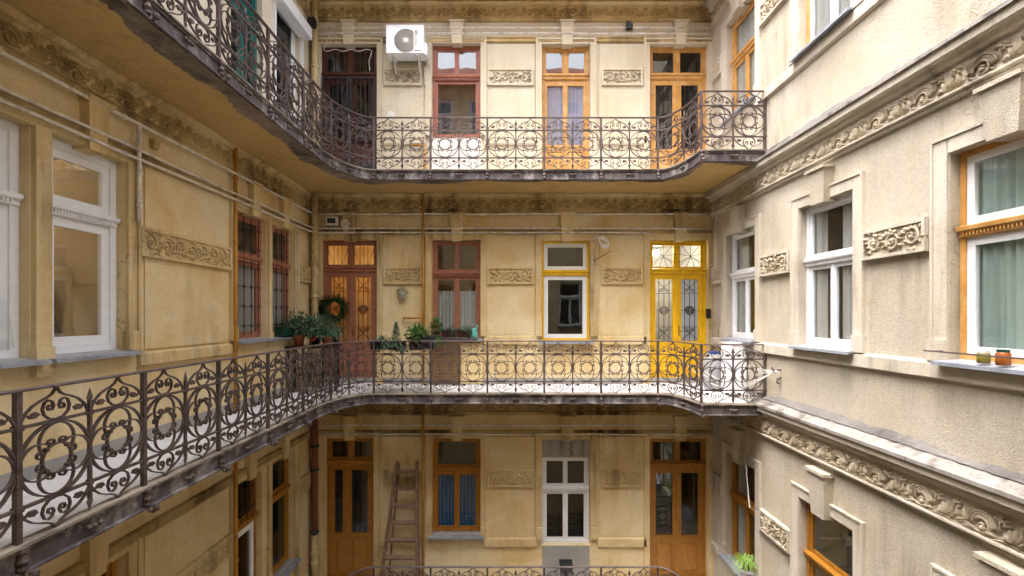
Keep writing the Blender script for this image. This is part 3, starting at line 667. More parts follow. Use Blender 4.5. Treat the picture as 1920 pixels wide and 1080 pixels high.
# ---------------- right facade (local x = -world y)
def rop(y0, y1, z0, z1): return (-y1, -y0, z0, z1)
RW = ((7.87, 8.92), (5.62, 6.68), (3.28, 4.40), (.9, 2.0))
right_ops = [rop(a_, b_, F + .98, F + zt_) for F, zt_ in zip(lv, (2.93, 2.90, 2.80)) for a_, b_ in RW]
wall_sheet(right, -D, -YR, GROUND_Z, 8.9, right_ops, 'beige')
for i, op in enumerate(right_ops):
    L, k = divmod(i, 4); F = lv[L]
    if L == 1:
        if k < 2: window(right, *op, 'white', F + 2.13, 1, 2, rm='room', dent=False, curt=[(.05, .3, 'curtain'), (.6, .8, 'curtain')] if k else [(.05, .45, 'curtain')], label=('white casement window above the coiled clothes line' if k == 0 else 'white casement window between two leafy relief panels'))
        elif k == 2: window(right, *op, 'white', F + 2.16, 1, 1, outer='amber', rm='room_white', curt=[(.05, .5, 'greencurtain')], transmat='amber', fw=.05, sw=.075, label='white window in an amber frame with a pale green curtain')
        else: window(right, *op, 'white', F + 2.13, 1, 2, rm='room')
    elif L == 2: window(right, *op, 'white' if k else 'amber', F + 2.05, 1, 2, outer='amber', rm='room_white', curt=[(.03, .97, 'curtain')], transmat='amber', dent=False)  # full white curtains stand in for bright sky reflected in these panes
    else: window(right, *op, 'ochrep', F + 2.13, 1, 2, rm='room', curt=[(.05, .4, 'curtain')] if k < 1 else None, transmat='ochrep')
    u0, u1, z0, z1 = op
    um = (u0 + u1) / 2
    keystone(right, um, z1 - .05, (-.62, 3.315, 7.15)[L] - .04, 'beige', .25, .34, .13)
    mb = MB()
    for s_, ue in ((-1, u0), (1, u1)):
        a_, b_ = sorted((ue + s_ * .005, ue + s_ * .1405)); mb.box(a_, b_, -.03, .02, z0 + .18, z1 + .14)
        a_, b_ = sorted((ue + s_ * .141, ue + s_ * .17)); mb.box(a_, b_, -.045, .02, z0 + .18, z1 + .165)
        a_, b_ = sorted((ue + s_ * .006, ue + s_ * .2)); mb.box(a_, b_, -.055, .02, z0 - .02, z0 + .182)
    mb.box(u0 + .005, u1 - .005, -.029, .02, z1 + .004, z1 + .139).box(u0 - .139, u1 + .139, -.044, .02, z1 + .141, z1 + .163)
    mb.build('architrave', 'beige_trim', right)
for L in range(3):
    F = lv[L]
    for q, (y0, y1) in enumerate(((9.08, 9.5), (6.87, 7.68), (4.6, 5.44), (2.2, 3.08))):
        relief_panel(right, -y1, -y0, F + 2.02, F + 2.36, 'beige_trim', 'orn_beige', 80 + 10 * L + q)
    moulding(right, -D + .01, -YR, [(.02, F + .78), (.05, F + .80), (.05, F + .93), (.03, F + .955), (.02, F + .96)], 'beige_trim', 'sill_band')
for L, c, fzr, fh in ((0, 0.0, -.50, .262), (1, 3.89, 3.44, .245), (2, 7.75, 7.27, .25)):   # cornice tops
    t0 = fzr + fh; t1 = c - .125
    frieze(right, -D + .05, -YR, fzr, 'beige_trim', 'orn_beige', fh)
    moulding(right, -D + .01, -YR, [(.02, fzr - .065), (.05, fzr - .055), (.035, fzr - .035), (.075, fzr - .02), (.075, fzr - .002)], 'beige_trim')
    moulding(right, -D + .01, -YR, [(.02, t0 + .002), (.06, t0 + .01), (.08, t0 + (t1 - t0) * .4), (.09, t0 + (t1 - t0) * .75), (.10, t1 - .006), (.155, t1), (.155, c - .022), (.02, c - .02)], 'beige_trim', 'cornice')
    mb = MB().extrude([(.02, c - .012), (-.17, c - .018), (-.175, c - .045), (-.185, c - .045), (-.183, c - .008), (.0, c + .08), (.02, c + .085)], -D + .012, -YR)
    mb.build('cornice_flashing', 'flash', right)
    # ragged cement fillet where the flashing meets the wall
    mb = MB(); n = 150; r2 = random.Random(L); hh = .05
    for k in range(n + 1):
        u = -D + .02 + (D - YR - .04) * k / n; hh = min(.075, max(.012, hh + r2.uniform(-.02, .02)))
        mb.v += [(u, -.045 - r2.uniform(0, .02), c + .068), (u, -.03, c + .08 + hh * .5), (u, -.004, c + .085 + hh)]
    for k in range(n):
        for j in range(2): mb.f.append((3 * k + j, 3 * k + 3 + j, 3 * k + 4 + j, 3 * k + 1 + j))
    mb.build('cement_fillet', 'fillet', right)

# ---------------- rear facade, closes the courtyard and shows in the window reflections
rear_ops = [(u, u + 1.05, F + .95, F + 2.9) for F in lv + (8.2,) for u in (-3.2, -1.2, .8, 2.6)]
wall_sheet(rear, -XR, -XL, GROUND_Z, 11.9, rear_ops, 'ochre')
for op in rear_ops: window(rear, *op, 'white', op[2] + 1.25, 1, 2, rm='room', dent=False)

# ------------------------------------------------------------------ galleries
XRAIL, YB, YC = -3.03, 8.57, 7.56
def rail_path():
    pts = [(XRAIL, YR + .02)]; marks = []
    n = 60
    pts.append((XRAIL, 7.37))
    for k in range(1, n + 1):
        q = R(90 * k / n); pts.append((XRAIL + .58 * (1 - math.cos(q)), 7.37 + (YB - 7.37) * math.sin(q)))
    x1 = 2.677; pts.append((x1, YB))
    for k in range(1, n + 1):
        q = R(90 * k / n); pts.append((x1 + .381 * math.sin(q), YB - (YB - YC) * (1 - math.cos(q))))
    pts.append((XR - .005, YC)); return pts
PP = rail_path(); SS = [0]
for a_, b_ in zip(PP, PP[1:]): SS.append(SS[-1] + math.hypot(b_[0] - a_[0], b_[1] - a_[1]))
def at(s):
    s = max(0, min(SS[-1], s))
    import bisect
    i = min(len(SS) - 2, max(0, bisect.bisect_right(SS, s) - 1)); t = (s - SS[i]) / (SS[i + 1] - SS[i])
    (x0, y0), (x1, y1) = PP[i], PP[i + 1]; L = SS[i + 1] - SS[i]
    return x0 + (x1 - x0) * t, y0 + (y1 - y0) * t, (x1 - x0) / L, (y1 - y0) / L
def s_of_y(y): return y - (YR + .02)
S1 = s_of_y(6.9); S2 = SS[2 + 60 - 1] + (-2.48 + 2.45); S3 = SS[62]; S4 = SS[122]; S5 = SS[123]
# panel joints along the path
J = [S1 - .5 * k for k in range(16, -1, -1)]
J += [S1 + (S2 - S1) * k / 4 for k in range(1, 5)]
J += [S2 + (S3 - S2) * k / 10 for k in range(1, 11)]
J += [S3 + (S4 - S3) * k / 2 for k in (1, 2)] + [S4 + (S5 - .02 - S4) * k / 2 for k in (1, 2)]
ZT, Z2, Z3, ZG = .93, .695, .195, -.04

def panel_parts():
    ring = MB().bar(arc(0, .445, .243, 0, 360, 40)[:-1], .011, .026, 0, True)
    inner = MB()
    for k in range(4):
        an = R(90 * k); ca, sa = math.cos(an), math.sin(an)
        def T(pts): return [(x * ca - z * sa, .445 + x * sa + z * ca) for x, z in pts]
        inner.bar(T(arc(0, .118, .117, -42, 222, 22)), .010, .02)
        for s_ in (-1, 1):
            inner.bar(T([(s_ * x, z) for x, z in spiral(.108, .037, .028, .008, 100, -290, 12)]), .009, .02)
    cr = MB().bar(arc(0, .445, .098, 0, 360, 24)[:-1], .011, .022, 0, True)
    for k in range(4):
        q = R(45 + 90 * k); x, z = .1 * math.cos(q), .445 + .1 * math.sin(q); cr.box(x - .012, x + .012, -.014, .014, z - .012, z + .012)
    def scroll(f):
        mb = MB()
        for s_ in (-1, 1):
            og = [(-.238, .0), (-.232, .03), (-.205, .075), (-.16, .115), (-.11, .14), (-.065, .155), (-.03, .175), (-.008, .205), (0, .232)]
            mb.bar([(s_ * x, f(z)) for x, z in og], .010, .02)
            ly = [(0, .006), (-.05, .014), (-.085, .045), (-.095, .085), (-.08, .125), (-.055, .138), (-.03, .125), (-.018, .095), (-.03, .07), (-.052, .07), (-.06, .09), (-.048, .103), (-.038, .095)]
            mb.bar([(s_ * x, f(z)) for x, z in ly], .009, .02)
            mb.bar([(s_ * x, f(z)) for x, z in [(-.205, .072), (-.175, .04), (-.14, .04), (-.125, .065)]], .008, .016)
        return mb
    def leaves(f, side):
        mb = MB()
        for s_ in (side,):
            pts = [(-.19, .05), (-.175, .072), (-.15, .078), (-.125, .058), (-.15, .04), (-.172, .036)]
            for yy in (-.008, .008): mb.quad(*[(s_ * x, yy, f(z)) for x, z in pts])
            i = len(mb.v) - 12
            for j in range(6): mb.f.append((i + j, i + (j + 1) % 6, i + 6 + (j + 1) % 6, i + 6 + j))
        return mb
    fu = lambda z: Z2 + .003 + z; fl = lambda z: Z3 - .003 - z
    sp = MB().box(-.011, .011, -.011, .011, Z3 - .12, Z2 + .09)
    for zc, s_ in ((Z2 + .085, 1), (Z3 - .115, -1)):
        i = len(sp.v); sp.v += [(-.03, 0, zc + s_ * .02), (0, -.014, zc + s_ * .02), (.03, 0, zc + s_ * .02), (0, .014, zc + s_ * .02), (0, 0, zc + s_ * .10), (0, 0, zc - s_ * .015)]
        for j in range(4): sp.f += [(i + j, i + (j + 1) % 4, i + 4), (i + j, i + 5, i + (j + 1) % 4)]
    for z in (Z2, Z3): sp.box(-.017, .017, -.017, .017, z - .02, z + .02)
    post = MB().box(-.017, .017, -.017, .017, -.16, ZT - .012)
    for z in (Z2, Z3): post.box(-.024, .024, -.022, .022, z - .018, z + .018)
    kn = MB().lathe([(.012, -.02), (.03, -.035), (.034, -.06), (.02, -.08), (.026, -.10), (.036, -.12), (.024, -.15), (.03, -.17), (.012, -.2)], (0, -.03, .0), 8)
    kn.tube([(0, -.03, -.19), (0, -.05, -.225), (0, -.085, -.23), (0, -.10, -.205)], .012, 5)
    kn.lathe([(.001, -.03), (.024, -.02), (.028, 0), (.02, .02), (.001, .028)], (0, -.105, -.195), 8)
    ros = MB()
    for x, z in ((-.045, .005), (.045, .005), (0, .0)): ros.lathe([(.022, 0), (.02, -.014), (.008, -.026)], (x, -.03, -.12 + z), 7, 'y')
    return dict(railing_ring=ring, inner_scroll=inner, center_ring=cr, upper_scroll=scroll(fu), lower_scroll=scroll(fl), upper_leaf=leaves(fu, -1), lower_leaf=leaves(fl, -1), upper_leaf_mirrored=leaves(fu, 1), lower_leaf_mirrored=leaves(fl, 1), spear_baluster=sp, railing_post=post, post_finial=kn, rivet_cluster=ros)
PARTS = panel_parts(); PM = {k: v.mesh(k, 'iron') for k, v in PARTS.items()}
PANEL_SUB = ('inner_scroll', 'center_ring', 'upper_scroll', 'lower_scroll', 'upper_leaf', 'lower_leaf', 'upper_leaf_mirrored', 'lower_leaf_mirrored')
def bent(mb, sc_, wd, name):   # wrap the flat panel along the curved path
    o = MB(); o.f = mb.f
    for x, y, z in mb.v:
        px, py, tx, ty = at(sc_ + x * wd / .5); o.v.append((px - ty * y, py + tx * y, z))
    return o.mesh(name, 'iron')
bent_cache = {}
def sweep(prof, s0, s1, mat, name, parent, z, st=.03):   # prof: (outward offset, z) closed, along the path
    pts = sorted({s0, s1, *[s for s in SS if s0 < s < s1]}); mb = MB(); n = len(prof)
    for s in pts:
        px, py, tx, ty = at(s)
        if abs(s - S4) < 1e-6:
            _, _, ax, ay = at(s - .01); _, _, bx_, by_ = at(s + .01); tx, ty = ax + bx_, ay + by_; L = math.hypot(tx, ty); tx, ty = tx / L * 1.3, ty / L * 1.3
        for o, zz_ in prof: mb.v.append((px + ty * o, py - tx * o, zz_))
    for k in range(len(pts) - 1):
        for j in range(n): mb.f.append((k * n + j, k * n + (j + 1) % n, (k + 1) * n + (j + 1) % n, (k + 1) * n + j))
    mb.f.append(tuple(range(n))); mb.f.append(tuple((len(pts) - 1) * n + j for j in range(n)))
    return mb.build(name, mat, parent)
def plan_sheet(off, z, flip=False):
    e_ = []
    for s in SS:
        px, py, tx, ty = at(s); e_.append((px - ty * off, py + tx * off))
    return e_
def strip(zw, ze, off, mat, name, parent, dz=0):   # sheet between wall and path edge: match each edge point to a wall point
    mb = MB()
    for (px, py) in plan_sheet(off, 0):
        if py < 7.3 and px < 0: wx, wy = XL, py
        elif px < -2.4: t = min(1, max(0, (px - XRAIL) / .58)); ang = t; wx, wy = (XL + (px - XL) * max(0, (py - 7.37) / (YB - 7.37)) ** 3, D) if py > 8.0 else (XL, py + (D - 8.0) * max(0, (py - 7.3) / .7))
        else: wx, wy = (px, D) if py > YC + .02 else (px, D)
        mb.v += [(px, py, ze), (wx, min(wy, D), zw)]
    for k in range(len(mb.v) // 2 - 1): mb.f.append((2 * k, 2 * k + 2, 2 * k + 3, 2 * k + 1))
    me = bpy.data.meshes.new(name); me.from_pydata(mb.v, [], mb.f); me.materials.append(M[mat]); return link(name, me, parent)

GL = ('ironwork gallery of the lowest visible storey, only its handrail tops showing above a ladder foot',
      'ironwork gallery hung with potted plants, with a pale screed floor',
      'ironwork gallery below the air conditioner, its soffit plaster peeling at the edge')
for L, F in enumerate(lv):
    g = thing('gallery', GL[L], 'gallery', (0, 0, F), 0, 'courtyard galleries')
    strip(.0, -.035, .0, 'floor', 'gallery_floor', g)
    strip(-.205, -.205, .01, 'soffit', 'soffit', g)
    # peeled plaster along the soffit edge
    mb = MB(); r2 = random.Random(20 + L); m_ = 900; hw = .05
    pts = []
    for k in range(m_ + 1):
        s = SS[-1] * k / m_; hw += r2.uniform(-.02, .02) + .008 * math.sin(k * .09) * r2.random()
        hw = max(.0, min(.30, hw)); px, py, tx, ty = at(s)
        pts.append((px, py, tx, ty, max(0, hw + r2.uniform(-.012, .012))))
    for px, py, tx, ty, h_ in pts: mb.v += [(px - ty * .012, py + tx * .012, -.2105), (px - ty * (.015 + h_), py + tx * (.015 + h_), -.2075)]
    for k in range(m_): mb.f.append((2 * k, 2 * k + 2, 2 * k + 3, 2 * k + 1))
    mb.build('peeled_edge', 'peeled', g)
    sweep([(.0, -.045), (.03, -.04), (.03, -.065), (.012, -.07), (.012, -.185), (.04, -.19), (.04, -.205), (-.06, -.204), (-.06, -.05)], 0, SS[-1], 'girder', 'edge_girder', g, F)
    sweep([(-.05, -.034), (-.05, -.012), (.045, -.018), (.045, -.038)], 0, SS[-1], 'peeled', 'edge_curb', g, F)
    sweep([(-.022, ZT - .012), (.022, ZT - .012), (.022, ZT), (.012, ZT + .008), (-.012, ZT + .008), (-.022, ZT)], 0, SS[-1], 'iron', 'handrail', g, F)
    for z in (Z2, Z3): sweep([(-.014, z - .009), (.014, z - .009), (.014, z + .009), (-.014, z + .009)], 0, SS[-1], 'iron', 'middle_rail' if z == Z2 else 'lower_rail', g, F)
    for i, (s0, s1) in enumerate(zip(J, J[1:])):
        wd = s1 - s0; smid = (s0 + s1) / 2; x, y, tx, ty = at(smid)
        curved = (7.37 - .02 < y and x < -2.4) or (x > 2.68 and y > YC + .01)
        if curved:
            if i not in bent_cache: bent_cache[i] = {k: bent(PARTS[k], smid, wd * .99, k) for k in ('railing_ring',) + PANEL_SUB}
            pn = link('railing_panel', bent_cache[i]['railing_ring'], g)
            for k in PANEL_SUB: link(k.replace('_mirrored', ''), bent_cache[i][k], pn)
        else:
            pn = link('railing_panel', PM['railing_ring'], g, (x, y, 0), math.atan2(ty, tx), (wd / .5, 1, 1))
            pn.rotation_euler = (rnd.uniform(-.02, .02), rnd.uniform(-.012, .012), pn.rotation_euler[2] + rnd.uniform(-.02, .02))
            for k in PANEL_SUB:
                q_ = link(k.replace('_mirrored', ''), PM[k], pn); q_.rotation_euler = (rnd.uniform(-.012, .012), rnd.uniform(-.012, .012), rnd.uniform(-.03, .03))
    for i, s in enumerate(J):
        x, y, tx, ty = at(s); rz = math.atan2(ty, tx)
        if i % 2 == 0:
            p = link('railing_post', PM['railing_post'], g, (x, y, 0), rz); link('post_finial', PM['post_finial'], p)
        else:
            p = link('spear_baluster', PM['spear_baluster'], g, (x, y, 0), rz)
            link('rivet_cluster', PM['rivet_cluster'], p)

# ------------------------------------------------------------------ roof eaves over the top storey
rf = thing('roof', 'tiled roof eaves with boarded soffit over the topmost storey', 'roof', (0, 0, TOP))
strip(0, 0, .12, 'soffit', 'eave_soffit', rf)
sweep([(-.13, .001), (-.11, .0), (-.11, .22), (-.13, .22)], 0, S4, 'girder', 'fascia', rf, TOP)
sweep([(-.11, .12), (-.02, .10), (.02, .16), (.03, .22), (-.11, .215)], 0, S4, 'flash', 'gutter', rf, TOP)
MB().quad((XRAIL + .1, YR, .22), (XRAIL + .1, YB, .22), (XL - 4, D + 4, 3.0), (XL - 4, YR, 3.0)).quad((XRAIL + .1, YB - .02, .22), (XR, YB - .02, .22), (XR, D + 4, 3.0), (XL - 4, D + 4, 3.0)).build('tile_slope', 'tile', rf)
rf2 = thing('roof', 'tiled roof slope above the facade opposite the galleries', 'roof', (0, YR, 11.9))
MB().quad((XL - 4, .5, -.05), (XR + 4, .5, -.05), (XR + 4, -5, 3.2), (XL - 4, -5, 3.2)).build('tile_slope', 'tile', rf2)
MB().tube([(XL, .55, -.08), (XR, .55, -.08)], .07, 10).build('gutter', 'flash', rf2)

# ------------------------------------------------------------------ pipes and conduits
def pipe(name, label, pts, r, mat, clips=0, n=7):
    o = MB().tube(pts, r, n).build(name, mat, None, True); tag(o, label, 'pipe')
    if clips:
        cm = MB().tube([(0, 0, -.012), (0, 0, .012)], r * 1.5, n).mesh('pipe_clip', 'pvcgrey' if mat != 'gas' else mat)
        for k in range(clips):
            t = (k + .5) / clips * (len(pts) - 1); i = min(int(t), len(pts) - 2); p = Vector(pts[i]).lerp(Vector(pts[i + 1]), t - i)
            q_ = link('pipe_clip', cm, o, tuple(p)); q_.rotation_euler = (Vector(pts[i + 1]) - Vector(pts[i])).to_track_quat('Z', 'Y').to_euler()
    return o
def wob(a_, b_, n, amp, seed):
    r2 = random.Random(seed); a_, b_ = Vector(a_), Vector(b_)
    return [tuple(a_.lerp(b_, k / n) + Vector((0, 0, r2.uniform(-amp, amp)))) for k in range(n + 1)]
dw = .09
for L, F in enumerate(lv):
    nm = LEVEL[L]; b = F - (.05 if L == 2 else 0)
    if L == 1:
        desc = ('pale cable conduit under the frieze behind the plant gallery', 'pale cable conduit along the string course behind the plant gallery', 'lowest cable conduit over the doors behind the plant gallery')
        for i, z in enumerate((3.44, 3.15, 3.065)):
            pts = wob((XL + dw, YR, z + (.02 if i == 1 else 0)), (XL + dw, D - dw - .02, z), 12, .008, i) + wob((XL + dw + .03, D - dw, z), (XR - .05 if i < 2 else 2.8, D - dw, z), 10, .006, 9 + i)
            pipe('cable_conduit', desc[i], pts, .016 if i else .019, 'pvcgrey', 18)
    else:
        desc = (('pale cable conduit along the wall of the lowest storey', 'second cable conduit over the doors of the lowest storey'), None, ('pale cable conduit over the windows behind the air conditioner', 'lower cable conduit over the doors of the topmost storey'))[L]
        for i, z in enumerate((zz(795), zz(812)) if L == 0 else (zz(57), zz(67))):
            pipe('cable_conduit', desc[i], wob((XL + .05, D - dw, z), (XR - .05, D - dw, z - .01), 10, .006, 30 + i + L), .017, 'pvcgrey', 9)
yl = LY(248)
pipe('cable_conduit', 'vertical conduit dropping beside the white twin windows to the relief panel', [(XL + .075, yl, 3.43), (XL + .075, yl, 2.40)], .022, 'pvcgrey', 3)
pipe('cable_conduit', 'vertical conduit between the grilled brown window and the corner drain pipe', [(XL + .05, 8.92, 3.06), (XL + .05, 8.92, 1.05)], .016, 'pvcgrey', 3)
pipe('cable_conduit', 'short conduit dropping on the beige wall beside the bright yellow door', [(XR - .04, 9.3, 3.42), (XR - .04, 9.3, 2.4)], .014, 'pvcgrey', 2)
pipe('gas_pipe', 'yellow gas pipe rising up the wall in front of the grilled brown windows', [(XL + .075, LY(432), F_) for F_ in (.0, 2, 3.84)], .028, 'gas', 4)
pipe('gas_pipe', 'yellow gas pipe rising beside the brown window with a side branch', [(BX(795), D - .09, 0), (BX(795), D - .09, 3.84)], .026, 'gas', 3)
pipe('gas_pipe', 'short yellow branch pipe below the white wall pot', [(BX(795), D - .10, zz(596)), (BX(758), D - .10, zz(596)), (BX(758), D, zz(596))], .022, 'gas', 0)
pipe('gas_pipe', 'yellow gas pipe behind the wooden ladder', [(BX(795), D - .09, -4.1), (BX(795), D - .09, -.21)], .026, 'gas', 3)
pipe('gas_pipe', 'yellow gas pipe low on the wall below the air conditioner', [(BX(797), D - .08, 4.06), (BX(797), D - .08, zz(275)), (BX(775), D - .08, zz(275))], .024, 'gas', 0)
pipe('gas_pipe', 'yellow gas pipe on the side wall of the lowest storey', [(XL + .08, LY(432), -4.1), (XL + .08, LY(432), -.21)], .028, 'gas', 3)
def drain(label, z0, z1, mat, mat2=None):
    x, y = XL + .13, D - .12
    o = thing('drain_pipe', label, 'pipe', (x, y, z0))
    MB().lathe([(.062, 0), (.062, z1 - z0)], (0, 0, 0), 14).build('pipe_shaft', mat, o, True)
    for h in (.0, .45, .62):
        MB().lathe([(.064, 0), (.082, .015), (.082, .05), (.066, .07)], (0, 0, (z1 - z0) * h + .01), 14).build('pipe_collar', mat2 or mat, o, True)
    return o
drain('cream drain pipe in the corner beside the brown wreathed door', 0, 3.84, 'drain')
drain('red brown drain pipe in the corner of the lowest storey', -3.0, -.21, 'rustpipe', 'dkgrey')
drain('cream lower length of corner drain pipe beneath the red brown one', -4.1, -3.01, 'drain')
drain('cream drain pipe in the corner beside the iron security gate', 4.06, 7.74, 'drain')

# ------------------------------------------------------------------ air conditioner
ks = FPX / (D - .42)
ux = lambda px: (px - VX) / ks
uz = lambda py: EYE + (VY - py) / ks
x0, x1, z0, z1 = ux(724), ux(794), uz(99), uz(49)
yf, yb_ = D - .42, D - .12
ac = thing('air_conditioner', 'white air conditioner outdoor unit on wall brackets above a relief panel', 'air conditioner', ((x0 + x1) / 2, yb_, z0))
def rel(mb, name, mat, parent=ac, smooth=False):
    o = mb.build(name, mat, parent, smooth); o.location = tuple(-c for c in ac.location); return o
rel(MB().box(x0, x1, yf, yb_, z0, z1), 'casing', 'white'); rel(MB().box(x0 - .008, x1 + .008, yf - .008, yb_, z1 + .001, z1 + .02), 'top_cover', 'white')
fcx, fcz, fr_ = ux(761), uz(76), .225
mb = MB()
for k in range(1, 9): mb.bar(arc(fcx, fcz, fr_ * k / 8, 0, 360, 28)[:-1], .005, .006, yf - .016, True)
for k in range(28):
    q = 6.283 * k / 28; mb.bar([(fcx + .03 * math.cos(q), fcz + .03 * math.sin(q)), (fcx + fr_ * math.cos(q + .25), fcz + fr_ * math.sin(q + .25))], .004, .006, yf - .012)
rel(mb, 'fan_grille', 'pvcgrey')
rel(MB().lathe([(fr_, -.004), (fr_, .002)], (fcx, yf, fcz), 32, 'y'), 'fan_opening', 'dkgrey')
rel(MB().lathe([(.04, -.02), (.045, .0)], (fcx, yf - .004, fcz), 16, 'y'), 'fan_hub', 'white')
rel(MB().box(ux(775), ux(793), yf - .006, yf, z0 + .05, z1 - .05), 'service_panel', 'white')
mb = MB().bar(arc(ux(781), uz(60), .024, 40, 330, 14), .013, .003, yf - .0085).bar([(ux(781), uz(60)), (ux(781) + .026, uz(60) - .004)], .01, .003, yf - .0085)
mb.box(ux(778), ux(784.5), yf - .009, yf - .006, uz(65.6), uz(64.8)); rel(mb, 'maker_emblem', 'dkgrey')
rel(MB().box(ux(777), ux(789), yf - .009, yf - .006, uz(95.5), uz(94.6)), 'rating_label', 'dkgrey')
rel(MB().hexa([(x1, yf + .08, z0 + .02), (x1 + .06, yf + .1, z0 + .02), (x1 + .06, yb_ - .03, z0 + .02), (x1, yb_ - .03, z0 + .02), (x1, yf + .08, z0 + .26), (x1 + .05, yf + .1, z0 + .24), (x1 + .05, yb_ - .03, z0 + .24), (x1, yb_ - .03, z0 + .26)]), 'valve_cover', 'white')
for u in (x0 + .12, x1 - .12):
    rel(MB().box(u - .02, u + .02, yf + .02, D, z0 - .035, z0 - .003).box(u - .02, u + .02, D - .035, D + .005, z0 - .32, z0 - .035).tube([(u, yf + .08, z0 - .03), (u, D - .02, z0 - .29)], .014, 5), 'bracket', 'pvcgrey')
rel(MB().tube([(x1 + .02, yb_ - .06, z0 + .05), (x1 + .03, D - .06, z0 - .05), (BX(797), D - .05, z0 - .1), (BX(797), D - .05, zz(160))], .018, 6), 'refrigerant_pipe', 'pvcgrey', ac, True)

# ------------------------------------------------------------------ wooden ladder
yq = D - .45; kq = FPX / yq
lu = lambda px: (px - VX) / kq
lz = lambda py: EYE + (VY - py) / kq
zb_ = -4.1; zt_ = lz(873)
ld = thing('stepladder', 'paint stained wooden stepladder leaning on the wall beside an ochre door', 'ladder', (lu(752), yq, zb_))
lx0b, lx1b, lx0t, lx1t = lu(712), lu(786), lu(739), lu(777)
def lrel(mb, name, mat='wood'):
    o = mb.build(name, mat, ld); o.location = tuple(-c for c in ld.location); return o
def stick(a_, b_, w_=.035, d_=.02):
    (xa, ya, za), (xb, yb2, zb2) = a_, b_
    return MB().hexa([(xa - w_ / 2, ya - d_, za), (xa + w_ / 2, ya - d_, za), (xa + w_ / 2, ya + d_, za), (xa - w_ / 2, ya + d_, za), (xb - w_ / 2, yb2 - d_, zb2), (xb + w_ / 2, yb2 - d_, zb2), (xb + w_ / 2, yb2 + d_, zb2), (xb - w_ / 2, yb2 + d_, zb2)])
yt_ = D - .2; yb3 = D - .62
lrel(stick((lx0b, yb3, zb_), (lx0t, yt_, zt_), .055, .035), 'stile'); lrel(stick((lx1b, yb3, zb_), (lx1t, yt_, zt_), .055, .035), 'stile')
for k in range(8):
    t = (k + .6) / 8.2; xa = lx0b + (lx0t - lx0b) * t; xb = lx1b + (lx1t - lx1b) * t; y_ = yb3 + (yt_ - yb3) * t; z_ = zb_ + (zt_ - zb_) * t
    lrel(MB().box(xa, xb, y_ - .06, y_ + .06, z_ - .02, z_ + .02), 'tread')
for xb, xt in ((lx0b + .06, lx0t + .03), (lx1b - .06, lx1t - .03)): lrel(stick((xb, D - .09, zb_), (xt, yt_ + .06, zt_ - .05), .03, .018), 'rear_leg')

# ------------------------------------------------------------------ plants
def lrand(r2): 
    v_ = Vector((r2.gauss(0, 1), r2.gauss(0, 1), r2.gauss(0, .8))); return v_.normalized()
def bush(mb, c, rx, rz_, n, L, W, seed, droop=.25):
    r2 = random.Random(seed)
    for _ in range(n):
        v_ = lrand(r2); q = r2.random() ** .5; p = Vector(c) + Vector((v_.x * rx, v_.y * rx * .8, v_.z * rz_)) * q
        mb.leaf(p, v_ + Vector((0, 0, r2.uniform(-.2, .7))), L * r2.uniform(.6, 1.2), W * r2.uniform(.7, 1.2), droop * r2.uniform(0, 2))
def pot(parent, r_, h, mat, c=(0, 0, 0)):
    MB().lathe([(r_ * .72, 0), (r_ * .95, h * .85), (r_ * 1.06, h * .86), (r_ * 1.06, h), (r_ * .92, h), (r_ * .9, h * .9), (.001, h * .9)], c, 16).build('pot', mat, parent, True)
def trough(parent, w_, d_, h, mat):
    MB().hexa([(-w_ * .46, -d_ * .4, 0), (w_ * .46, -d_ * .4, 0), (w_ * .46, d_ * .4, 0), (-w_ * .46, d_ * .4, 0), (-w_ / 2, -d_ / 2, h), (w_ / 2, -d_ / 2, h), (w_ / 2, d_ / 2, h), (-w_ / 2, d_ / 2, h)]).box(-w_ / 2 - .008, w_ / 2 + .008, -d_ / 2 - .008, d_ / 2 + .008, h - .025, h + .001).build('pot', mat, parent)
    MB().box(-w_ * .47, w_ * .47, -d_ * .45, d_ * .45, h + .0015, h + .006).build('soil', 'soil', parent)
def stems(parent, tops, mat='straw', base=(0, 0, .1)):
    mb = MB()
    for t in tops: mb.tube([base, (base[0] * .5 + t[0] * .5 + .01, t[1] * .5, (base[2] + t[2]) * .5), t], [.006, .005, .003], 4)
    mb.build('stem', mat, parent)
def foliage(parent, mat, blobs, name='foliage'):
    mb = MB()
    for b_ in blobs: bush(mb, *b_)
    mb.build(name, mat, parent)
# corner group on a black stand (left wall, near the corner)
st_x, st_y = -3.62, 8.62
s_ = thing('plant_stand', 'low black plant stand in the gallery corner holding three pots', 'stand', (st_x, st_y, 0))
MB().box(-.42, .42, -.16, .16, .80, .84).build('stand_top', 'blackpot', s_)
for sx in (-1, 1):
    for sy in (-1, 1): MB().box(sx * .38 - .02, sx * .38 + .02, sy * .13 - .02, sy * .13 + .02, 0, .80).build('leg', 'blackpot', s_)
MB().box(-.38, .38, -.13, .13, .3, .33).build('shelf', 'blackpot', s_)
p1 = thing('potted_plant', 'bushy grey green plant in a terracotta pot on the black stand', 'plant', (st_x - .24, st_y, .841)); pot(p1, .10, .2, 'terra')
foliage(p1, 'leaf_grey', [((0, 0, .40), .28, .21, 420, .10, .022, 1)]); stems(p1, [(.1, 0, .36), (-.1, 0, .34), (.02, .04, .42)])
p2 = thing('potted_plant', 'spreading bluish green plant in a black pot with a red flower', 'plant', (st_x + .06, st_y, .841)); pot(p2, .09, .15, 'blackpot')
foliage(p2, 'leaf_grey', [((.02, 0, .36), .28, .20, 380, .11, .02, 2), ((.22, 0, .22), .12, .14, 90, .10, .018, 3)]); stems(p2, [(.15, 0, .3), (-.1, 0, .36), (.05, .05, .42)])
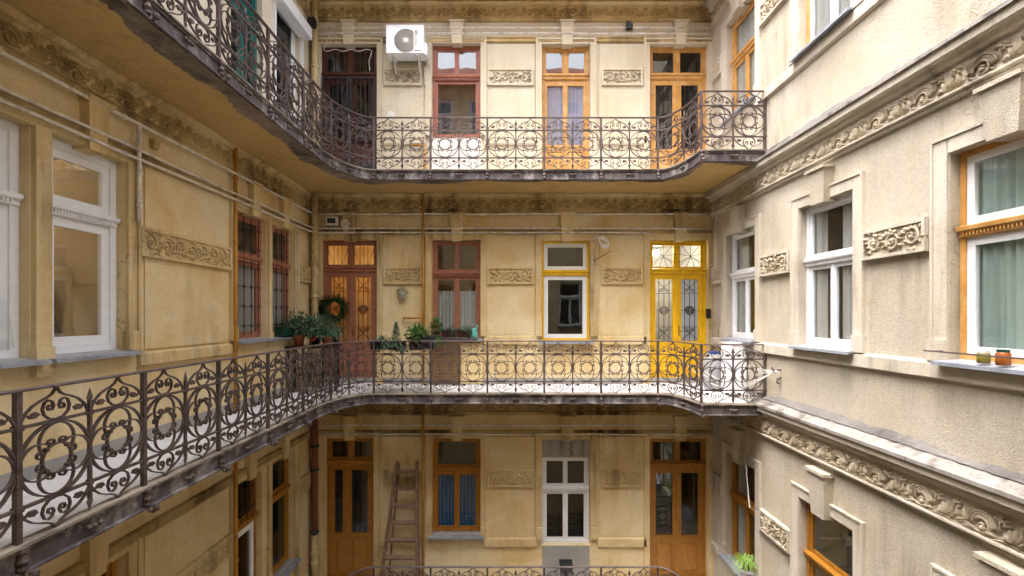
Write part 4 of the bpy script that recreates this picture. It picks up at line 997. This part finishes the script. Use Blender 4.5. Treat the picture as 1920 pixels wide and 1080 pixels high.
MB().lathe([(.001, -.02), (.03, -.01), (.035, .01), (.001, .03)], (0, -.12, .11), 8).lathe([(.001, -.02), (.025, -.01), (.028, .01), (.001, .03)], (.05, -.13, .15), 8).build('flower', 'red', p2)
p3 = thing('potted_plant', 'terracotta pot with drooping narrow leaves at the end of the black stand', 'plant', (st_x + .30, st_y, .841)); pot(p3, .095, .18, 'terra')
foliage(p3, 'leaf_grey', [((.04, 0, .26), .17, .14, 120, .12, .015, 4, .7)])
# green window box on the grilled window sill
p4 = thing('window_box', 'dark green window box on the sill of the grilled brown window', 'planter', (XL + .09, 8.42, 1.045), R(90)); trough(p4, .66, .17, .15, 'greenpot')
foliage(p4, 'straw', [((0, 0, .17), .22, .03, 40, .06, .008, 5)])
# wreath
wr = thing('wreath', 'pine wreath with an orange ribbon hanging on the brown door', 'wreath', (BX(628), D - .02, zz(579)))
mb = MB(); r2 = random.Random(3)
for k in range(600):
    q = r2.uniform(0, 6.283); rr = r2.uniform(.12, .24); p = (rr * math.cos(q), r2.uniform(-.06, .0), rr * math.sin(q))
    mb.leaf(p, (math.cos(q + .6) + r2.uniform(-.5, .5), r2.uniform(-.6, .1), math.sin(q + .6) + r2.uniform(-.5, .5)), r2.uniform(.08, .22), .008, .1)
mb.build('needles', 'leaf_dark', wr); MB().tube([((.16 + .02 * (k % 3)) * math.cos(k * .3927), -.02, (.16 + .02 * ((k + 1) % 3)) * math.sin(k * .3927)) for k in range(16)], .045, 6, True).build('wreath_ring', 'leaf_dark', wr)
mb = MB()
for an in (40, 140, 260, 290): mb.leaf((0, -.06, 0), (math.cos(R(an)), -.1, math.sin(R(an))), .1, .03)
mb.build('ribbon', 'orange', wr)
p5 = thing('planter', 'small black trough by the foot of the wreathed door pane', 'planter', (BX(634), D - .4, .84)); trough(p5, .28, .16, .12, 'blackpot')
foliage(p5, 'leaf_dark', [((0, 0, .13), .12, .03, 30, .06, .012, 6)])
mbs = MB().box(BX(634) - .17, BX(634) + .17, D - .5, D - .3, .80, .838)
so = mbs.build('pot_table', 'blackpot'); tag(so, 'narrow black pot table before the wreathed brown door', 'table')
for sx in (-.15, .15): MB().box(BX(634) + sx - .015, BX(634) + sx + .015, D - .42, D - .38, 0, .80).build('leg', 'blackpot', so)
# planters hung on the back handrail
ky = FPX / YB
hu = lambda px: (px - VX) / ky
hz = lambda py: EYE + (VY - py) / ky
def hook(parent, w_):
    mb = MB()
    for sx in (-.3, .3): mb.tube([(sx * w_, -.06, .02), (sx * w_, -.1, .12), (sx * w_, -.16, .16), (sx * w_, -.19, .1)], .005, 4)
    mb.build('hanging_hook', 'iron_dk', parent)
def hung(px0, px1, pyb, label, mat, h=.15):
    o = thing('planter', label, 'planter', (hu((px0 + px1) / 2), YB + .13, hz(pyb)), 0); trough(o, hu(px1) - hu(px0), .17, h, mat); hook(o, hu(px1) - hu(px0)); return o
p6 = hung(692, 722, 656, 'small black planter hung at the end of the row of rail plants', 'blackpot'); foliage(p6, 'leaf_grey', [((.05, 0, .16), .17, .09, 130, .07, .016, 7)])
p7 = hung(724, 757, 657, 'black planter on the handrail with a small grey conifer', 'blackpot')
mb = MB(); r2 = random.Random(8)
for k in range(420):
    h = r2.random(); q = r2.uniform(0, 6.283); rr = .105 * (1 - h) ** .8 * r2.uniform(.5, 1); p = (rr * math.cos(q) - .01, rr * math.sin(q), .13 + h * .36)
    mb.leaf(p, (math.cos(q), math.sin(q), 1.2), .045, .007, 0)
mb.build('foliage', 'leaf_grey', p7); stems(p7, [(-.01, 0, .46)])
foliage(p7, 'leaf_grey', [((-.08, -.06, .12), .22, .09, 260, .055, .016, 9, .5), ((.1, -.05, .05), .1, .1, 90, .05, .012, 10, .8)], 'trailing_foliage')
p8 = hung(765, 789, 657, 'planter on the handrail with a bright green leafy herb', 'blackpot', .17)
foliage(p8, 'leaf', [((.02, 0, .31), .2, .16, 420, .08, .022, 11), ((.02, 0, .2), .14, .08, 90, .06, .018, 12)]); stems(p8, [(-.08, 0, .35), (.06, 0, .38), (0, .03, .3)])
p9 = hung(788, 813, 655, 'deep charcoal square planter hung on the handrail beside the green herb', 'dkgrey', .24)
foliage(p9, 'leaf', [((-.08, -.02, .25), .09, .05, 50, .06, .016, 13)])
# window boxes of the brown window
yw = D - .16
p10 = thing('potted_plant', 'tall round leaved green plant on the sill of the brown window', 'plant', (BX(821), yw, zz(632))); pot(p10, .07, .12, 'brownpot')
foliage(p10, 'leaf', [((0, 0, .26), .10, .14, 110, .075, .028, 14), ((0, -.04, -.02), .11, .14, 90, .06, .02, 15, .8)]); stems(p10, [(0, 0, .36), (.05, 0, .28)])
for i, (c_, lb) in enumerate(((844, 'dark brown window box with sparse succulents nearer the tall green plant'), (872, 'dark brown window box with sparse succulents beside the turquoise watering can'))):
    o = thing('window_box', lb, 'planter', (BX(c_), yw, zz(632))); trough(o, .29, .16, .15, 'brownpot')
    foliage(o, 'leaf_grey', [((.02, -.02, .17), .13, .05, 70, .05, .016, 16 + i, .5), ((.1, -.08, .1), .04, .1, 30, .05, .012, 18 + i, .8)])
wc = thing('watering_can', 'turquoise plastic watering can standing on the brown window sill', 'watering can', (BX(891), yw - .02, zz(633)))
MB().lathe([(.06, 0), (.065, .1), (.05, .17), (.055, .19)], (0, 0, 0), 12).build('body', 'tealp', wc, True); MB().tube([(-.02, -.03, .05), (.03, -.06, .16), (.06, -.07, .26)], [.02, .015, .022], 6).build('spout', 'tealp', wc)
MB().tube([(0, .05, .18), (0, .12, .16), (0, .12, .06), (0, .06, .03)], .01, 5).build('handle', 'tealp', wc)
p11 = thing('wall_pot', 'white glazed wall pot with a tuft of grass beside the gas pipe', 'planter', (BX(756), D - .10, zz(560))); pot(p11, .075, .13, 'whitepot')
foliage(p11, 'leaf_dark', [((0, 0, .15), .09, .07, 90, .07, .008, 20)])
# items behind the middle railing
tr = thing('lattice_panel', 'brown wooden lattice panel standing below the brown window', 'trellis', (BX(838), D - .1, 0))
MB().ring_frame(-.29, .29, -.02, .02, .05, .75, .03).build('frame', 'wicker', tr)
for k in range(9): MB().box(-.26 + .06 * k - .01, -.26 + .06 * k + .01, -.012, -.002, .08, .72).build('slat', 'wicker', tr)
for k in range(10): MB().box(-.26, .26, -.001, .009, .1 + .065 * k - .01, .1 + .065 * k + .01).build('slat', 'wicker', tr)
tag(MB().box(BX(864), BX(905), D - .07, D - .045, .02, .83).box(BX(864) + .03, BX(905) - .03, D - .078, D - .069, .06, .79).build('wall_board', 'board'), 'pale yellow board leaning below the brown window beside the lattice', 'board')
# lower spider plant on the beige window sill
ysp = RY(1386, XR - .12)
p12 = thing('potted_plant', 'light green spider plant in a lilac wrapped pot on a beige wall sill', 'plant', (XR - .10, 7.97, lv[0] + .97)); MB().lathe([(.07, 0), (.11, .1), (.10, .17), (.125, .22), (.10, .215)], (0, 0, 0), 9).build('pot', 'lilac', p12)
mb = MB(); r2 = random.Random(33)
for k in range(70):
    q = r2.uniform(0, 6.283); L = r2.uniform(.2, .38); pr = (0, 0, .2); pts = []
    for j in range(6):
        t = j / 5; pts.append(Vector((math.cos(q) * L * t, math.sin(q) * L * t, .2 + .26 * math.sin(t * 2.5) * r2.uniform(.8, 1.1) - .12 * t * t)))
    sd_ = Vector((-math.sin(q), math.cos(q), 0)) * .009; i = len(mb.v)
    for j, p in enumerate(pts): ww = 1 - (j / 5) ** 2 * .9; mb.v += [tuple(p + sd_ * ww), tuple(p - sd_ * ww)]
    for j in range(5): mb.f.append((i + 2 * j, i + 2 * j + 2, i + 2 * j + 3, i + 2 * j + 1))
mb.build('foliage', 'leaf_lite', p12)

# jars on the near beige sill
for i, (y_, r_, h, m_, lb) in enumerate(((4.02, .045, .10, 'pickle', 'small glass jar of olive preserve on the amber framed window sill'), (3.86, .048, .12, 'honey', 'tall glass jar of orange preserve with green lid on the amber framed window sill'))):
    o = thing('jar', lb, 'jar', (XR - .07, y_, .985)); MB().lathe([(r_ * .9, 0), (r_, .01), (r_, h * .8), (r_ * .8, h * .9)], (0, 0, 0), 14).build('contents', m_, o, True)
    MB().lathe([(r_ * .85, h * .9), (r_ * .88, h * .9 + .02), (.001, h * .9 + .021)], (0, 0, 0), 14).build('lid', ('white', 'greenpot')[i], o)
tag(MB().tube([(XR - .16, 4.5, 1.06), (XR - .16, 3.3, 1.06)], .008, 5).tube([(XR - .16, 4.42, 1.06), (XR + .05, 4.42, 1.06)], .007, 5).tube([(XR - .16, 3.34, 1.06), (XR + .05, 3.34, 1.06)], .007, 5).build('sill_guard', 'iron'), 'thin rusty guard bar across the amber framed window sill', 'bar')

# clothes line on the right gallery end
cl = thing('clothes_line', 'bundle of white clothes lines strung from a wall hook across the gallery end', 'clothes line', (XR, 7.14, .55))
mb = MB(); r2 = random.Random(4)
for k in range(7):
    sg = .03 + .05 * k; e_ = Vector((XR - .2, 9.42, .62 + .03 * r2.random())) - Vector(cl.location); h0 = Vector((-.12, 0, 0))
    if k > 3: e_ = Vector((-.55 - .06 * k, .75 + .1 * k, -.05))
    pts = [tuple(h0.lerp(e_, t / 12) + Vector((0, 0, -sg * 4 * (t / 12) * (1 - t / 12)))) for t in range(13)]; mb.tube(pts, .006, 4)
mb.build('rope', 'rope', cl); MB().tube([(0, 0, .02), (-.13, 0, .02), (-.14, 0, .06)], .012, 5).tube([(0, 0, -.1), (-.06, 0, -.12), (-.07, 0, -.17), (-.04, 0, -.19)], .012, 5).build('wall_hook', 'iron', cl)
MB().lathe([(.03, 0), (.03, .03)], (-.11, 0, -.01), 8, 'x').build('rope_end', 'rope', cl)
bk = thing('water_barrel', 'grey plastic barrel with a blue lid standing behind the gallery end railing', 'barrel', (3.82, 8.85, 0)); MB().lathe([(.16, 0), (.19, .08), (.20, .35), (.19, .58), (.12, .66), (.10, .68)], (0, 0, 0), 18).build('body', 'grey_plastic', bk, True); MB().lathe([(.105, .681), (.105, .72), (.001, .725)], (0, 0, 0), 14).build('lid', 'blue', bk)
cr = thing('storage_cabinet', 'narrow white cabinet under the beige wall window behind the clothes line', 'cabinet', (3.93, 8.3, 0)); MB().box(-.12, .12, -.2, .2, .03, .90).build('body', 'white', cr); MB().box(-.135, .13, -.215, .215, .901, .925).build('top', 'white', cr)
for sy in (-.101, .101): MB().box(-.135, -.121, sy - .097, sy + .097, .06, .87).build('cabinet_door', 'white', cr)

# small wall fittings
def fit(name, label, cat, mb, mat): return tag(mb.build(name, mat), label, cat)
fit('intercom', 'black intercom box on the frame beside the bright yellow door', 'intercom', MB().box(BX(1323), BX(1331), D - .05, D - .005, zz(597), zz(579)).box(BX(1324.5), BX(1329.5), D - .056, D - .049, zz(586), zz(582)), 'blackpot')
fit('junction_box', 'small black junction box under the topmost frieze beside an amber door', 'box', MB().box(BX(1172), BX(1180), D - .13, D - .05, zz(60), zz(46)).box(BX(1180), BX(1184), D - .12, D - .05, zz(59), zz(50)), 'dkgrey')
fit('junction_box', 'black junction box at the corner drain pipe of the topmost storey', 'box', MB().box(XL + .06, XL + .2, 9.28, 9.4, zz(65), zz(50)).box(XL + .2, XL + .215, 9.3, 9.38, zz(62), zz(53)), 'blackpot')
fl_ = thing('floodlight', 'grey floodlight on an angled arm above the wreathed brown door', 'lamp', (BX(627), D - .05, zz(420)))
MB().box(-.1, .12, -.14, -.04, -.06, .11).build('housing', 'pvcgrey', fl_); MB().box(-.07, .09, -.146, -.139, -.02, .08).build('lens', 'dkgrey', fl_); MB().tube([(-.08, 0, .1), (-.12, -.04, .0), (-.22, -.05, -.13)], .012, 5).build('arm', 'pvcgrey', fl_)
fit('wall_box', 'oval grey meter box beside the floodlight over the brown door', 'box', MB().lathe([(.11, 0), (.11, -.05), (.08, -.08)], (BX(650), D - .03, zz(421)), 12, 'y'), 'pvcgrey')
bxl = thing('wall_lamp', 'black lamp box on the grey cement patch under the white window', 'lamp', (BX(1060), D - .02, zz(1068)))
MB().hexa([(-.11, -.12, 0), (.11, -.12, 0), (.11, 0, 0), (-.11, 0, 0), (-.13, -.2, .16), (.13, -.2, .16), (.13, 0, .22), (-.13, 0, .22)]).build('housing', 'blackpot', bxl); MB().box(-.03, .03, -.1, 0, -.12, -.001).build('mount', 'dkgrey', bxl)
cbp = [(BX(1110), D - .05, zz(449)), (BX(1118), D - .18, zz(446))] + [(BX(1128 + 9 * math.cos(k * .55)), D - .2 + .03 * math.sin(k), zz(456 + (5 + k * .25) * math.sin(k * .55 + .4))) for k in range(28)]
fit('cable_bracket', 'tangle of white cable coiled on a bracket beside the yellow framed window', 'cable', MB().tube(cbp, .011, 5), 'rope')
fit('loose_cable', 'dark cable hanging loosely beside the yellow framed window', 'cable', MB().tube([(BX(1111), D - .04, zz(455)), (BX(1117), D - .06, zz(472)), (BX(1109), D - .05, zz(486)), (BX(1112), D - .05, zz(500)), (BX(1118), D - .05, zz(510))], .007, 4), 'pvcgrey')
fit('wall_rod', 'thin dark rod sticking out beside the yellow framed window', 'rod', MB().tube([(BX(1108), D, zz(492)), (BX(1140), D - .3, zz(474))], .007, 5), 'iron')
fit('loose_cable', 'thin pale cable looping across the transom of the iron gated door', 'cable', MB().tube([(BX(622), D - .08, zz(66)), (BX(610), D - .09, zz(98))] + [(BX(610 + k * 6), D - .09, zz(99 + 2 * math.sin(k * 1.3))) for k in range(1, 16)] + [(BX(694), D - .09, zz(120)), (BX(696), D - .09, zz(137))], .006, 4), 'rope')
fit('loose_cable', 'white cable sagging from the yellow door corner to the beige wall', 'cable', MB().tube([(BX(1327), D - .04, zz(499)), (BX(1340), D - .1, zz(492)), (XR - .05, 9.35, zz(499)), (XR - .04, 9.3, 2.4)], .008, 4), 'rope')
fit('wall_rod', 'slanting thin metal rod fixed over the lowest beige window', 'rod', MB().tube([(XR - .05, 8.15, -1.02), (XR - .25, 7.6, -1.7)], .012, 5).tube([(XR - .25, 7.6, -1.7), (XR - .06, 7.6, -1.75)], .005, 4), 'flash')
fit('wall_vent', 'small stained vent block on the wall under the long frieze beside the white windows', 'vent', MB().hexa([(XL - .01, 5.30, 3.28), (XL + .05, 5.30, 3.28), (XL + .05, 5.38, 3.28), (XL - .01, 5.38, 3.28), (XL - .01, 5.29, 3.37), (XL + .07, 5.29, 3.37), (XL + .07, 5.39, 3.37), (XL - .01, 5.39, 3.37)]), 'orn')
